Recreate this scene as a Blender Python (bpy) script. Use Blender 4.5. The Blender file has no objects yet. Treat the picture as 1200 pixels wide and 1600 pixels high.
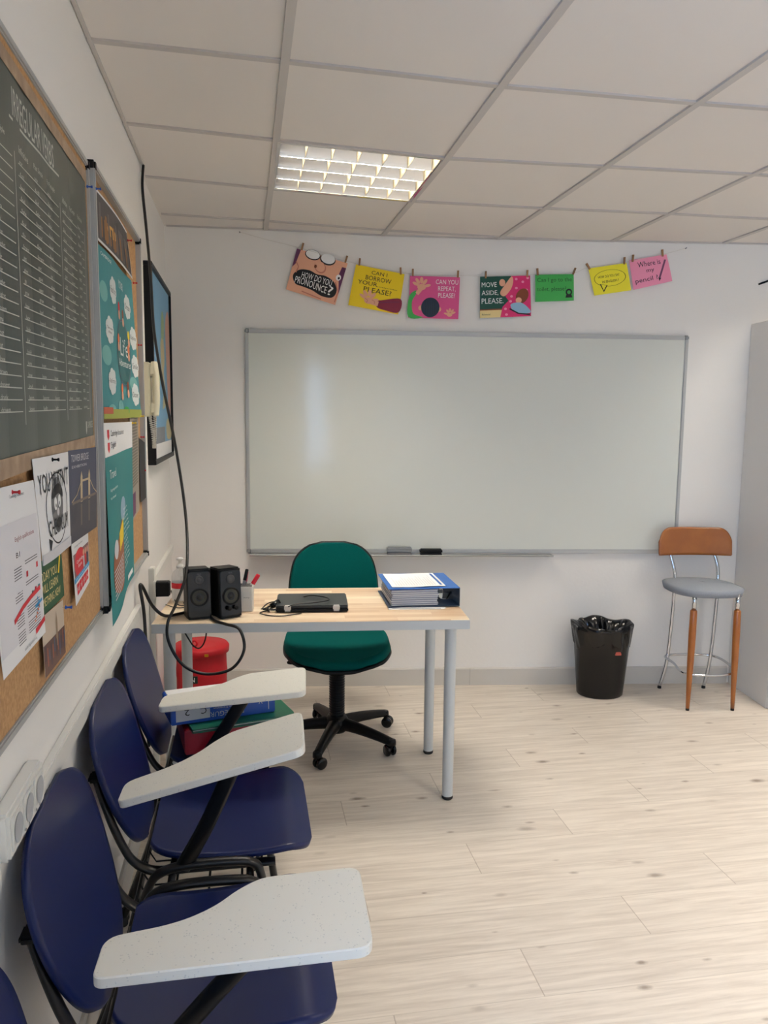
import bpy, bmesh, math, random
from mathutils import Vector, Matrix
random.seed(7)
C = bpy.context.scene.collection
SC = bpy.context.scene

# ------------------------------------------------------------------ camera
F_PX = 1220.65
cam_d = bpy.data.cameras.new('camera'); cam = bpy.data.objects.new('camera', cam_d); C.objects.link(cam)
cam_d.sensor_fit = 'HORIZONTAL'; cam_d.sensor_width = 36; cam_d.lens = 36 * F_PX / 1200
cam_d.clip_start = 0.05
pa, ya, ra = math.radians(-6.8627), math.radians(10.0608), math.radians(0.6129)
fwd = Vector((math.sin(ya) * math.cos(pa), math.cos(ya) * math.cos(pa), math.sin(pa)))
r0 = Vector((math.cos(ya), -math.sin(ya), 0)); u0 = r0.cross(fwd)
rr = r0 * math.cos(ra) + u0 * math.sin(ra); uu = -r0 * math.sin(ra) + u0 * math.cos(ra)
M = Matrix((rr, uu, -fwd)).transposed().to_4x4(); M.translation = Vector((.3881, -4.2808, 1.4766))
cam.matrix_world = M
SC.camera = cam
# ------------------------------------------------------------------ world, exposure
W = bpy.data.worlds.new('sky'); SC.world = W; W.use_nodes = True
bg = W.node_tree.nodes['Background']; bg.inputs[0].default_value = (.34, .58, 1, 1); bg.inputs[1].default_value = 21.0
SC.view_settings.view_transform = 'Standard'; SC.view_settings.look = 'None'
SC.view_settings.gamma = 1; SC.view_settings.use_curve_mapping = False
SC.view_settings.exposure = -0.22
LAMP_W = 37.0
LAMP_COL = (1.0, .93, .84)
LAMP_SPREAD = math.radians(118)
SC.cycles.max_bounces = 10; SC.cycles.diffuse_bounces = 6; SC.cycles.sample_clamp_indirect = 6

# ------------------------------------------------------------------ helpers
SK = -0.1231
def BW(s, off=0.0, z=0.0):           # back wall frame: along the wall, out from the wall, up
    return Vector((s * math.cos(SK) + off * math.sin(SK), s * math.sin(SK) - off * math.cos(SK), z))
def LW(y, z, x=0.0): return Vector((x, y, z))
def s2l(c): return c / 12.92 if c <= .04045 else ((c + .055) / 1.055) ** 2.4
def rgb(r, g, b): return (s2l(r / 255), s2l(g / 255), s2l(b / 255), 1)
MATS = {}
def mat(name, col, rough=.5, metal=0, spec=.5, coat=0, noise=None, bump=0, bscale=200, alpha=None, emit=0):
    if name in MATS: return MATS[name]
    m = bpy.data.materials.new(name); m.use_nodes = True; nt = m.node_tree; b = nt.nodes['Principled BSDF']
    c = rgb(*col)
    b.inputs['Base Color'].default_value = c; b.inputs['Roughness'].default_value = rough
    b.inputs['Metallic'].default_value = metal; b.inputs['Specular IOR Level'].default_value = spec
    b.inputs['Coat Weight'].default_value = coat; b.inputs['Coat Roughness'].default_value = .08
    if emit: b.inputs['Emission Color'].default_value = c; b.inputs['Emission Strength'].default_value = emit
    if noise:                        # (scale, amount, colour2)
        tc = nt.nodes.new('ShaderNodeTexCoord'); n = nt.nodes.new('ShaderNodeTexNoise'); n.inputs['Scale'].default_value = noise[0]
        n.inputs['Detail'].default_value = 4
        mx = nt.nodes.new('ShaderNodeMix'); mx.data_type = 'RGBA'
        cr = nt.nodes.new('ShaderNodeMapRange'); cr.inputs[1].default_value = .35; cr.inputs[2].default_value = .65; cr.inputs[4].default_value = noise[1]
        nt.links.new(tc.outputs['Object'], n.inputs['Vector']); nt.links.new(n.outputs[0], cr.inputs[0]); nt.links.new(cr.outputs[0], mx.inputs[0])
        mx.inputs[6].default_value = c; mx.inputs[7].default_value = rgb(*noise[2]); nt.links.new(mx.outputs[2], b.inputs['Base Color'])
    if bump:
        tc = nt.nodes.new('ShaderNodeTexCoord'); n = nt.nodes.new('ShaderNodeTexNoise'); n.inputs['Scale'].default_value = bscale
        bp = nt.nodes.new('ShaderNodeBump'); bp.inputs['Strength'].default_value = bump; bp.inputs['Distance'].default_value = .002
        nt.links.new(tc.outputs['Object'], n.inputs['Vector']); nt.links.new(n.outputs[0], bp.inputs['Height']); nt.links.new(bp.outputs[0], b.inputs['Normal'])
    MATS[name] = m; return m

class MB:
    def __init__(s): s.bm = bmesh.new(); s.mats = []
    def mi(s, m):
        if m not in s.mats: s.mats.append(m)
        return s.mats.index(m)
    def join(s, t, m, X=None, smooth=False):
        if X is not None: bmesh.ops.transform(t, matrix=X, verts=t.verts)
        i = s.mi(m)
        for f in t.faces: f.material_index = i; f.smooth = smooth
        me = bpy.data.meshes.new('t'); t.to_mesh(me); t.free(); s.bm.from_mesh(me); bpy.data.meshes.remove(me)
    def box(s, c, d, m, X=None, bevel=0, seg=2, rz=0):
        t = bmesh.new(); bmesh.ops.create_cube(t, size=1)
        bmesh.ops.transform(t, matrix=Matrix.Diagonal((*d, 1)), verts=t.verts)
        if bevel: bmesh.ops.bevel(t, geom=t.edges[:], offset=bevel, segments=seg, affect='EDGES')
        Y = Matrix.Translation(c) @ Matrix.Rotation(rz, 4, 'Z')
        s.join(t, m, (X @ Y) if X is not None else Y, smooth=False); return s
    def prism(s, pts, z0, z1, m, X=None, bevel=0, seg=2, smooth=False):
        t = bmesh.new(); vs = [t.verts.new((p[0], p[1], z0)) for p in pts]; f = t.faces.new(vs)
        if f.normal.z > 0 or True:
            f.normal_update()
            if f.normal.z > 0: f.normal_flip()
        r = bmesh.ops.extrude_face_region(t, geom=[f]); top = [v for v in r['geom'] if isinstance(v, bmesh.types.BMVert)]
        for v in top: v.co.z = z1
        t.normal_update()
        if bevel:
            ed = [e for e in t.edges if abs(e.verts[0].co.z - e.verts[1].co.z) < 1e-6]
            bmesh.ops.bevel(t, geom=ed, offset=bevel, segments=seg, affect='EDGES')
        s.join(t, m, X, smooth); return s
    def tube(s, path, r, m, n=10, closed=False, ry=None, up=None, X=None, cap=True):
        ry = ry or r; P = [Vector(p) for p in path]; N = len(P); t = bmesh.new(); rings = []
        T = []
        for i in range(N):
            a = P[(i - 1) % N] if closed or i > 0 else P[i]; b = P[(i + 1) % N] if closed or i < N - 1 else P[i]
            T.append((b - a).normalized())
        u = Vector(up) if up else (Vector((0, 0, 1)) if abs(T[0].z) < .9 else Vector((1, 0, 0)))
        nrm = (u - T[0] * u.dot(T[0])).normalized()
        for i in range(N):
            if up: nn = (Vector(up) - T[i] * Vector(up).dot(T[i]));
            else: nn = nrm - T[i] * nrm.dot(T[i])
            nrm = nn.normalized() if nn.length > 1e-6 else nrm
            bn = T[i].cross(nrm); rad = r[i] if isinstance(r, (list, tuple)) else r; ra_ = ry[i] if isinstance(ry, (list, tuple)) else ry
            rings.append([t.verts.new(P[i] + nrm * math.cos(2 * math.pi * k / n) * rad + bn * math.sin(2 * math.pi * k / n) * ra_) for k in range(n)])
        for i in range(N if closed else N - 1):
            A, B = rings[i], rings[(i + 1) % N]
            for k in range(n): t.faces.new((A[k], A[(k + 1) % n], B[(k + 1) % n], B[k]))
        if cap and not closed: t.faces.new(rings[0][::-1]); t.faces.new(rings[-1])
        bmesh.ops.recalc_face_normals(t, faces=t.faces[:])
        s.join(t, m, X, True); return s
    def lathe(s, prof, m, n=32, X=None, sy=1, smooth=True):
        t = bmesh.new(); rings = []
        for r, z in prof:
            if r < 1e-6: rings.append([t.verts.new((0, 0, z))])
            else: rings.append([t.verts.new((r * math.cos(2 * math.pi * k / n), r * sy * math.sin(2 * math.pi * k / n), z)) for k in range(n)])
        for A, B in zip(rings, rings[1:]):
            for k in range(n):
                a, b = A[k % len(A)], A[(k + 1) % n % len(A)]; c, d = B[(k + 1) % n % len(B)], B[k % len(B)]
                L = []
                for v in (a, b, c, d):
                    if v not in L: L.append(v)
                if len(L) > 2: t.faces.new(L)
        bmesh.ops.recalc_face_normals(t, faces=t.faces[:])
        s.join(t, m, X, smooth); return s
    def shell(s, fn, nu, nv, th, m, X=None):   # fn(u,v)->Vector ; thickness th along the normal
        t = bmesh.new(); A = []; B = []
        for i in range(nu + 1):
            ra_, rb = [], []
            for j in range(nv + 1):
                u, v = i / nu, j / nv; e = 1e-3
                p = fn(u, v); du = fn(min(u + e, 1), v) - fn(max(u - e, 0), v); dv = fn(u, min(v + e, 1)) - fn(u, max(v - e, 0))
                n_ = du.cross(dv); n_ = n_.normalized() if n_.length > 1e-12 else Vector((0, 0, 1))
                ra_.append(t.verts.new(p + n_ * th / 2)); rb.append(t.verts.new(p - n_ * th / 2))
            A.append(ra_); B.append(rb)
        def q(a, b, c, d):
            L = []
            for v in (a, b, c, d):
                if v not in L: L.append(v)
            if len(L) > 2:
                try: t.faces.new(L)
                except ValueError: pass
        for i in range(nu):
            for j in range(nv):
                q(A[i][j], A[i + 1][j], A[i + 1][j + 1], A[i][j + 1]); q(B[i][j], B[i][j + 1], B[i + 1][j + 1], B[i + 1][j])
            q(A[i][0], B[i][0], B[i + 1][0], A[i + 1][0]); q(A[i][nv], A[i + 1][nv], B[i + 1][nv], B[i][nv])
        for j in range(nv):
            q(A[0][j], A[0][j + 1], B[0][j + 1], B[0][j]); q(A[nu][j], B[nu][j], B[nu][j + 1], A[nu][j + 1])
        bmesh.ops.remove_doubles(t, verts=t.verts[:], dist=1e-5)
        bmesh.ops.recalc_face_normals(t, faces=t.faces[:])
        s.join(t, m, X, True); return s
    def raw(s, verts, faces, m, X=None, smooth=False):
        t = bmesh.new(); V = [t.verts.new(v) for v in verts]
        for f in faces:
            try: t.faces.new([V[i] for i in f])
            except ValueError: pass
        s.join(t, m, X, smooth); return s
    def text(s, body, m, P, box, layer=0, keep=False):
        """text filling box=(x0,y0,x1,y1) of the mapper P(x,y)->Vector ; y grows upward"""
        V, Fc, asp = glyphs(body)
        x0, y0, x1, y1 = box
        s.raw([P(x0 + (x1 - x0) * a, y0 + (y1 - y0) * b) for a, b in V], Fc, m); return s
    def build(s, name, parent=None, loc=(0, 0, 0), rz=0):
        me = bpy.data.meshes.new(name); s.bm.to_mesh(me); s.bm.free()
        for m in s.mats: me.materials.append(m)
        o = bpy.data.objects.new(name, me); C.objects.link(o); o.location = loc; o.rotation_euler = (0, 0, rz)
        if parent: o.parent = parent
        return o

_gl = {}
def glyphs(body):
    if body in _gl: return _gl[body]
    cu = bpy.data.curves.new('t', 'FONT'); cu.body = body; cu.resolution_u = 2; cu.align_x = 'CENTER' if '\n' in body else 'LEFT'
    o = bpy.data.objects.new('t', cu); C.objects.link(o); bpy.context.view_layer.update()
    me = o.evaluated_get(bpy.context.evaluated_depsgraph_get()).to_mesh()
    V = [(v.co.x, v.co.y) for v in me.vertices]; Fc = [tuple(p.vertices) for p in me.polygons]
    o.evaluated_get(bpy.context.evaluated_depsgraph_get()).to_mesh_clear()
    bpy.data.objects.remove(o); bpy.data.curves.remove(cu)
    xs = [v[0] for v in V]; ys = [v[1] for v in V]; a, b, c, d = min(xs), max(xs), min(ys), max(ys)
    r = ([((x - a) / (b - a), (y - c) / (d - c)) for x, y in V], Fc, (b - a) / (d - c)); _gl[body] = r; return r

def tag(o, label, cat, group=None):
    o['label'] = label; o['category'] = cat
    if group: o['group'] = group
    return o
def thing(name, label, cat, loc=(0, 0, 0), rz=0, group=None):
    o = bpy.data.objects.new(name, None); C.objects.link(o); o.location = loc; o.rotation_euler = (0, 0, rz); o.empty_display_size = .1
    return tag(o, label, cat, group)
def struct(mb, name):
    o = mb.build(name); o['kind'] = 'structure'; return o
def dup(root, loc, rz, label, group=None):
    def cp(o, par):
        c = o.copy(); C.objects.link(c); c.parent = par
        for ch in list(o.children): cp(ch, c)
        return c
    r = cp(root, None); r.location = loc; r.rotation_euler = (0, 0, rz); r['label'] = label
    if group: r['group'] = group
    return r
def cat_rom(pts, k=6, closed=False):
    P = [Vector(p) for p in pts]; n = len(P); out = []
    rng = range(n if closed else n - 1)
    for i in rng:
        a = P[(i - 1) % n] if closed or i > 0 else P[0]; b = P[i]; c = P[(i + 1) % n]; d = P[(i + 2) % n] if closed or i < n - 2 else P[-1]
        for j in range(k):
            t = j / k; out.append(.5 * ((2 * b) + (c - a) * t + (2 * a - 5 * b + 4 * c - d) * t * t + (3 * b - a - 3 * c + d) * t ** 3))
    if not closed: out.append(P[-1])
    return out
def round_poly(pts, rad, seg=5):
    out = []; n = len(pts)
    for i in range(n):
        p = Vector(pts[i]); a = Vector(pts[i - 1]); b = Vector(pts[(i + 1) % n]); r = rad[i] if isinstance(rad, (list, tuple)) else rad
        if r <= 0: out.append(tuple(p)); continue
        p0 = p + (a - p).normalized() * r; p1 = p + (b - p).normalized() * r
        for k in range(seg + 1):
            t = k / seg; q = p0 * (1 - t) ** 2 + p * 2 * t * (1 - t) + p1 * t * t; out.append(tuple(q))
    return out
def lerp_tab(tab, t):
    for (a, va), (b, vb) in zip(tab, tab[1:]):
        if t <= b: return va + (vb - va) * (t - a) / (b - a)
    return tab[-1][1]

def smooth_tab(tab, t):          # Hermite curve through the table's points
    n = len(tab)
    for i in range(n - 1):
        (a, va), (b, vb) = tab[i], tab[i + 1]
        if t <= b or i == n - 2:
            ma = (tab[i + 1][1] - tab[i - 1][1]) / (tab[i + 1][0] - tab[i - 1][0]) if i > 0 else (vb - va) / (b - a)
            mb_ = (tab[i + 2][1] - va) / (tab[i + 2][0] - a) if i < n - 2 else (vb - va) / (b - a)
            h = b - a; q = min(1, max(0, (t - a) / h)); q2, q3 = q * q, q * q * q
            return (2 * q3 - 3 * q2 + 1) * va + (q3 - 2 * q2 + q) * h * ma + (3 * q2 - 2 * q3) * vb + (q3 - q2) * h * mb_
# ------------------------------------------------------------------ materials
def links(m): return m.node_tree.nodes, m.node_tree.links
M_WALL = mat('white_paint', (236, 233, 227), .75, bump=.25, bscale=60)
M_BASE = mat('baseboard_laminate', (200, 196, 188), .5)
M_TILE = mat('ceiling_tile', (228, 222, 215), .9, noise=(1.3, .5, (222, 216, 210)))
M_GRID = mat('ceiling_grid_metal', (192, 187, 182), .5)
M_ALU = mat('brushed_aluminium', (182, 184, 183), .42, .45)
M_ALUD = mat('satin_aluminium', (150, 152, 152), .45, .6)
M_CHROME = mat('chrome', (205, 207, 210), .09, 1)
M_MIRROR = mat('louvre_mirror', (228, 226, 220), .10, 1)
M_BLACK = mat('black_plastic', (7, 7, 8), .45, spec=.25)
M_BLACKG = mat('gloss_black_plastic', (6, 7, 10), .14, coat=.2, spec=.35)
M_BLKMET = mat('black_painted_steel', (8, 8, 10), .35, spec=.4)
M_RUB = mat('black_rubber', (12, 12, 12), .7)
M_NAVY = mat('navy_varnished_ply', (4, 23, 76), .38, coat=.05, spec=.35)
M_CREAM = mat('cream_plastic', (220, 212, 182), .4)
M_WPLAS = mat('white_plastic', (228, 226, 218), .4)
M_PAPER = mat('white_paper', (235, 234, 232), .7)
M_INK = mat('black_ink', (25, 25, 28), .7)
M_GREY = mat('grey_ink', (110, 110, 112), .7)
M_LGREY = mat('pale_grey_ink', (205, 205, 208), .7)
M_RED = mat('red_ink', (205, 30, 45), .6)
M_WHITE = mat('white_ink', (240, 240, 238), .6)
M_WOODM = mat('honey_wood', (158, 92, 32), .35, coat=.3, noise=(14, .5, (134, 72, 22)))
M_PEG = mat('peg_wood', (150, 110, 70), .6)
M_CORK = mat('cork', (190, 150, 104), .85, noise=(120, .9, (166, 126, 84)), bump=.4, bscale=300)
M_GREENF = mat('teal_fabric', (0, 84, 80), .95, spec=.1, noise=(400, .5, (2, 70, 66)), bump=.4, bscale=900)
M_GREYF = mat('grey_fabric', (142, 148, 156), .9, noise=(300, .6, (124, 130, 140)), bump=.4, bscale=800)
M_LEG = mat('grey_painted_steel', (196, 200, 200), .4)
M_SPECK = mat('speckled_laminate', (222, 220, 208), .38, noise=(260, .0, (150, 152, 150)))
def speck(m):
    nd, lk = links(m); b = nd['Principled BSDF']; tc = nd.new('ShaderNodeTexCoord'); v = nd.new('ShaderNodeTexVoronoi'); v.inputs['Scale'].default_value = 190
    n = nd.new('ShaderNodeTexNoise'); n.inputs['Scale'].default_value = 90; n.inputs['Detail'].default_value = 3
    lk.new(tc.outputs['Object'], v.inputs['Vector']); lk.new(tc.outputs['Object'], n.inputs['Vector'])
    lt = nd.new('ShaderNodeMath'); lt.operation = 'LESS_THAN'; lt.inputs[1].default_value = .28
    g = nd.new('ShaderNodeMath'); g.operation = 'GREATER_THAN'; g.inputs[1].default_value = .56
    mu = nd.new('ShaderNodeMath'); mu.operation = 'MULTIPLY'
    lk.new(v.outputs['Distance'], lt.inputs[0]); lk.new(n.outputs[0], g.inputs[0]); lk.new(lt.outputs[0], mu.inputs[0]); lk.new(g.outputs[0], mu.inputs[1])
    sc = nd.new('ShaderNodeMath'); sc.operation = 'MULTIPLY'; sc.inputs[1].default_value = .34; lk.new(mu.outputs[0], sc.inputs[0])
    mx = nd.new('ShaderNodeMix'); mx.data_type = 'RGBA'; mx.inputs[6].default_value = rgb(224, 222, 212); mx.inputs[7].default_value = rgb(150, 156, 158)
    lk.new(sc.outputs[0], mx.inputs[0]); lk.new(mx.outputs[2], b.inputs['Base Color'])
speck(M_SPECK)
# floor planks -------------------------------------------------------
def math_(nd, lk, op, a, b=None):
    n = nd.new('ShaderNodeMath'); n.operation = op
    for i, x in enumerate((a, b)):
        if x is None: continue
        if isinstance(x, (int, float)): n.inputs[i].default_value = x
        else: lk.new(x, n.inputs[i])
    return n.outputs[0]
def plank_mat():
    m = bpy.data.materials.new('whitewashed_planks'); m.use_nodes = True; nd, lk = links(m); b = nd['Principled BSDF']
    geo = nd.new('ShaderNodeNewGeometry'); sep = nd.new('ShaderNodeSeparateXYZ'); lk.new(geo.outputs['Position'], sep.inputs[0])
    Wd, Ln = .1845, 1.19
    ry_ = math_(nd, lk, 'DIVIDE', math_(nd, lk, 'ADD', sep.outputs[1], 1.61 + 20 * Wd), Wd)
    row = math_(nd, lk, 'FLOOR', ry_); fy = math_(nd, lk, 'FRACT', ry_)
    # joints step by about 0.4 per row
    xo = math_(nd, lk, 'ADD', sep.outputs[0], math_(nd, lk, 'MULTIPLY', row, -.3967))
    xo = math_(nd, lk, 'ADD', xo, -1.53 + .3967 * 19 + 10 * Ln)
    rx = math_(nd, lk, 'DIVIDE', xo, Ln); col = math_(nd, lk, 'FLOOR', rx); fx = math_(nd, lk, 'FRACT', rx)
    cmb = nd.new('ShaderNodeCombineXYZ'); lk.new(row, cmb.inputs[0]); lk.new(col, cmb.inputs[1])
    wn = nd.new('ShaderNodeTexWhiteNoise'); lk.new(cmb.outputs[0], wn.inputs[0])
    # grain coordinates, shifted per plank
    gx = math_(nd, lk, 'ADD', sep.outputs[0], math_(nd, lk, 'MULTIPLY', wn.outputs[0], 37.0))
    gc = nd.new('ShaderNodeCombineXYZ'); lk.new(math_(nd, lk, 'MULTIPLY', gx, 1.0), gc.inputs[0]); lk.new(math_(nd, lk, 'MULTIPLY', sep.outputs[1], 16.0), gc.inputs[1])
    n1 = nd.new('ShaderNodeTexNoise'); n1.inputs['Scale'].default_value = 3.0; n1.inputs['Detail'].default_value = 8; n1.inputs['Roughness'].default_value = .66; n1.inputs['Distortion'].default_value = .35
    lk.new(gc.outputs[0], n1.inputs['Vector'])
    gc2 = nd.new('ShaderNodeCombineXYZ'); lk.new(gx, gc2.inputs[0]); lk.new(math_(nd, lk, 'MULTIPLY', sep.outputs[1], 2.2), gc2.inputs[1])
    vo = nd.new('ShaderNodeTexVoronoi'); vo.voronoi_dimensions = '2D'; vo.inputs['Scale'].default_value = 4.2; vo.inputs['Randomness'].default_value = 1; lk.new(gc2.outputs[0], vo.inputs['Vector'])
    n2 = nd.new('ShaderNodeTexNoise'); n2.inputs['Scale'].default_value = 40; lk.new(geo.outputs['Position'], n2.inputs['Vector'])
    kd = math_(nd, lk, 'ADD', vo.outputs['Distance'], math_(nd, lk, 'MULTIPLY', math_(nd, lk, 'SUBTRACT', n2.outputs[0], .5), .07))
    kn = nd.new('ShaderNodeMapRange'); kn.inputs[1].default_value = .03; kn.inputs[2].default_value = .14; kn.inputs[3].default_value = .9; kn.inputs[4].default_value = 0
    lk.new(kd, kn.inputs[0])
    pick = math_(nd, lk, 'GREATER_THAN', vo.outputs['Color'], .42)
    sepc = nd.new('ShaderNodeSeparateColor'); lk.new(vo.outputs['Color'], sepc.inputs[0])
    pick = math_(nd, lk, 'GREATER_THAN', sepc.outputs[0], .5)
    pick = math_(nd, lk, 'MULTIPLY', pick, math_(nd, lk, 'MULTIPLY', sepc.outputs[2], 1.1))
    knot = math_(nd, lk, 'MULTIPLY', kn.outputs[0], pick)
    kd2 = math_(nd, lk, 'DIVIDE', kd, math_(nd, lk, 'ADD', .35, math_(nd, lk, 'MULTIPLY', sepc.outputs[1], .9))); lk.new(kd2, kn.inputs[0])
    cr = nd.new('ShaderNodeValToRGB'); e = cr.color_ramp.elements
    e[0].position = .3; e[0].color = rgb(194, 182, 168); e[1].position = .62; e[1].color = rgb(221, 211, 197)
    lk.new(n1.outputs[0], cr.inputs[0])
    mp = nd.new('ShaderNodeMix'); mp.data_type = 'RGBA'; mp.blend_type = 'MULTIPLY'
    tone = nd.new('ShaderNodeMapRange'); tone.inputs[3].default_value = .95; tone.inputs[4].default_value = 1.02; lk.new(wn.outputs[0], tone.inputs[0])
    tcx = nd.new('ShaderNodeCombineXYZ'); [lk.new(tone.outputs[0], tcx.inputs[i]) for i in range(3)]
    mp.inputs[0].default_value = 1; lk.new(cr.outputs[0], mp.inputs[6]); lk.new(tcx.outputs[0], mp.inputs[7])
    mk = nd.new('ShaderNodeMix'); mk.data_type = 'RGBA'; lk.new(knot, mk.inputs[0]); lk.new(mp.outputs[2], mk.inputs[6]); mk.inputs[7].default_value = rgb(134, 118, 104)
    # seams
    ey = math_(nd, lk, 'MINIMUM', fy, math_(nd, lk, 'SUBTRACT', 1.0, fy)); ex = math_(nd, lk, 'MINIMUM', fx, math_(nd, lk, 'SUBTRACT', 1.0, fx))
    sy_ = math_(nd, lk, 'LESS_THAN', ey, .0065); sx_ = math_(nd, lk, 'LESS_THAN', ex, .0014)
    seam = math_(nd, lk, 'MAXIMUM', math_(nd, lk, 'MULTIPLY', sy_, .3), math_(nd, lk, 'MULTIPLY', sx_, .5))
    ms = nd.new('ShaderNodeMix'); ms.data_type = 'RGBA'; lk.new(seam, ms.inputs[0]); lk.new(mk.outputs[2], ms.inputs[6]); ms.inputs[7].default_value = rgb(140, 124, 108)
    lk.new(ms.outputs[2], b.inputs['Base Color']); b.inputs['Roughness'].default_value = .42; b.inputs['Specular IOR Level'].default_value = .4
    return m
M_FLOOR = plank_mat()
def desk_mat():
    m = bpy.data.materials.new('butcher_block_laminate'); m.use_nodes = True; nd, lk = links(m); b = nd['Principled BSDF']
    tc = nd.new('ShaderNodeTexCoord'); sep = nd.new('ShaderNodeSeparateXYZ'); lk.new(tc.outputs['Object'], sep.inputs[0])
    row = math_(nd, lk, 'FLOOR', math_(nd, lk, 'MULTIPLY', sep.outputs[1], 26.0)); 
    xx = math_(nd, lk, 'ADD', math_(nd, lk, 'MULTIPLY', sep.outputs[0], 1.9), math_(nd, lk, 'MULTIPLY', row, .37)); col = math_(nd, lk, 'FLOOR', xx)
    c = nd.new('ShaderNodeCombineXYZ'); lk.new(row, c.inputs[0]); lk.new(col, c.inputs[1]); wn = nd.new('ShaderNodeTexWhiteNoise'); lk.new(c.outputs[0], wn.inputs[0])
    g = nd.new('ShaderNodeCombineXYZ'); lk.new(sep.outputs[0], g.inputs[0]); lk.new(math_(nd, lk, 'MULTIPLY', sep.outputs[1], 14.0), g.inputs[1]); lk.new(wn.outputs[0], g.inputs[2])
    n = nd.new('ShaderNodeTexNoise'); n.inputs['Scale'].default_value = 5; n.inputs['Detail'].default_value = 5; lk.new(g.outputs[0], n.inputs['Vector'])
    f = math_(nd, lk, 'ADD', math_(nd, lk, 'MULTIPLY', wn.outputs[0], .55), math_(nd, lk, 'MULTIPLY', n.outputs[0], .5))
    cr = nd.new('ShaderNodeValToRGB'); e = cr.color_ramp.elements; e[0].position = .1; e[0].color = rgb(192, 156, 120); e[1].position = .85; e[1].color = rgb(238, 222, 194)
    lk.new(f, cr.inputs[0]); lk.new(cr.outputs[0], b.inputs['Base Color']); b.inputs['Roughness'].default_value = .38
    return m
M_DESK = desk_mat()
def whiteboard_mat():
    m = mat('whiteboard_enamel', (214, 217, 209), .16, coat=.0, spec=.55); nd, lk = links(m); b = nd['Principled BSDF']
    tc = nd.new('ShaderNodeTexCoord'); n = nd.new('ShaderNodeTexNoise'); n.inputs['Scale'].default_value = 2.0; n.inputs['Detail'].default_value = 5
    lk.new(tc.outputs['Object'], n.inputs['Vector']); mr = nd.new('ShaderNodeMapRange'); mr.inputs[3].default_value = .05; mr.inputs[4].default_value = .14
    lk.new(n.outputs[0], mr.inputs[0]); lk.new(mr.outputs[0], b.inputs['Roughness'])
    n3 = nd.new('ShaderNodeTexNoise'); n3.inputs['Scale'].default_value = 1.2; lk.new(tc.outputs['Object'], n3.inputs['Vector'])
    bp = nd.new('ShaderNodeBump'); bp.inputs['Strength'].default_value = .15; bp.inputs['Distance'].default_value = .01; lk.new(n3.outputs[0], bp.inputs['Height']); lk.new(bp.outputs[0], b.inputs['Normal'])
    return m
M_WB = whiteboard_mat()
def glass_mat(name, tint=(1, 1, 1, 1), gl=.12):
    m = bpy.data.materials.new(name); m.use_nodes = True; nd, lk = links(m); nd.remove(nd['Principled BSDF']); out = nd['Material Output']
    t = nd.new('ShaderNodeBsdfTransparent'); t.inputs[0].default_value = tint; g = nd.new('ShaderNodeBsdfGlossy'); g.inputs['Roughness'].default_value = .03
    mx = nd.new('ShaderNodeMixShader'); mx.inputs[0].default_value = gl; lk.new(t.outputs[0], mx.inputs[1]); lk.new(g.outputs[0], mx.inputs[2]); lk.new(mx.outputs[0], out.inputs[0]); return m
M_GLASS = glass_mat('window_glass', gl=.08)
M_CLEAR = glass_mat('clear_plastic', (.93, .95, .96, 1), .16)

# ------------------------------------------------------------------ room shell
XR, YF = 4.3, -7.0          # right wall, wall behind the camera
WY0, WY1, WZ0, WZ1 = -5.9, -4.25, .85, 2.15   # window in the left wall, behind the camera
STEP_Y, STEP_X = -1.02, -.012
def zc(x, y):               # the suspended ceiling dips a little between its hangers
    xs = [-.2, 0, .5015, 1.1015, 1.7015, 2.3015, 2.9015, XR + .2]
    rows = [(-6.5, [2.43, 2.43, 2.42, 2.405, 2.405, 2.41, 2.415, 2.42]), (-2.062, [2.4234, 2.4234, 2.4135, 2.3997, 2.4001, 2.406, 2.412, 2.42]),
            (-1.462, [2.4313, 2.4313, 2.4119, 2.3915, 2.4013, 2.4114, 2.416, 2.42]), (-.862, [2.4355, 2.4355, 2.4166, 2.4005, 2.4043, 2.4139, 2.417, 2.42]),
            (-.262, [2.436, 2.436, 2.4297, 2.415, 2.412, 2.414, 2.418, 2.42]), (.2, [2.443, 2.443, 2.437, 2.4234, 2.4199, 2.415, 2.4188, 2.42])]
    y = max(-6.5, min(.2, y))
    def at(vals): return lerp_tab(list(zip(xs, vals)), max(xs[0], min(xs[-1], x)))
    for (a, va), (b, vb) in zip(rows, rows[1:]):
        if y <= b: k = (y - a) / (b - a); return at(va) * (1 - k) + at(vb) * k
def wall_y(x): return x * math.tan(SK)
ZT = 2.75
mb = MB(); mb.raw([(-.2, YF, 0), (XR + .1, YF, 0), (XR + .1, .25, 0), (-.2, .25, 0), (-.2, YF, -.08), (XR + .1, YF, -.08), (XR + .1, .25, -.08), (-.2, .25, -.08)],
                  [(0, 1, 2, 3), (7, 6, 5, 4), (0, 4, 5, 1), (1, 5, 6, 2), (2, 6, 7, 3), (3, 7, 4, 0)], M_FLOOR)
struct(mb, 'floor')
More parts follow.
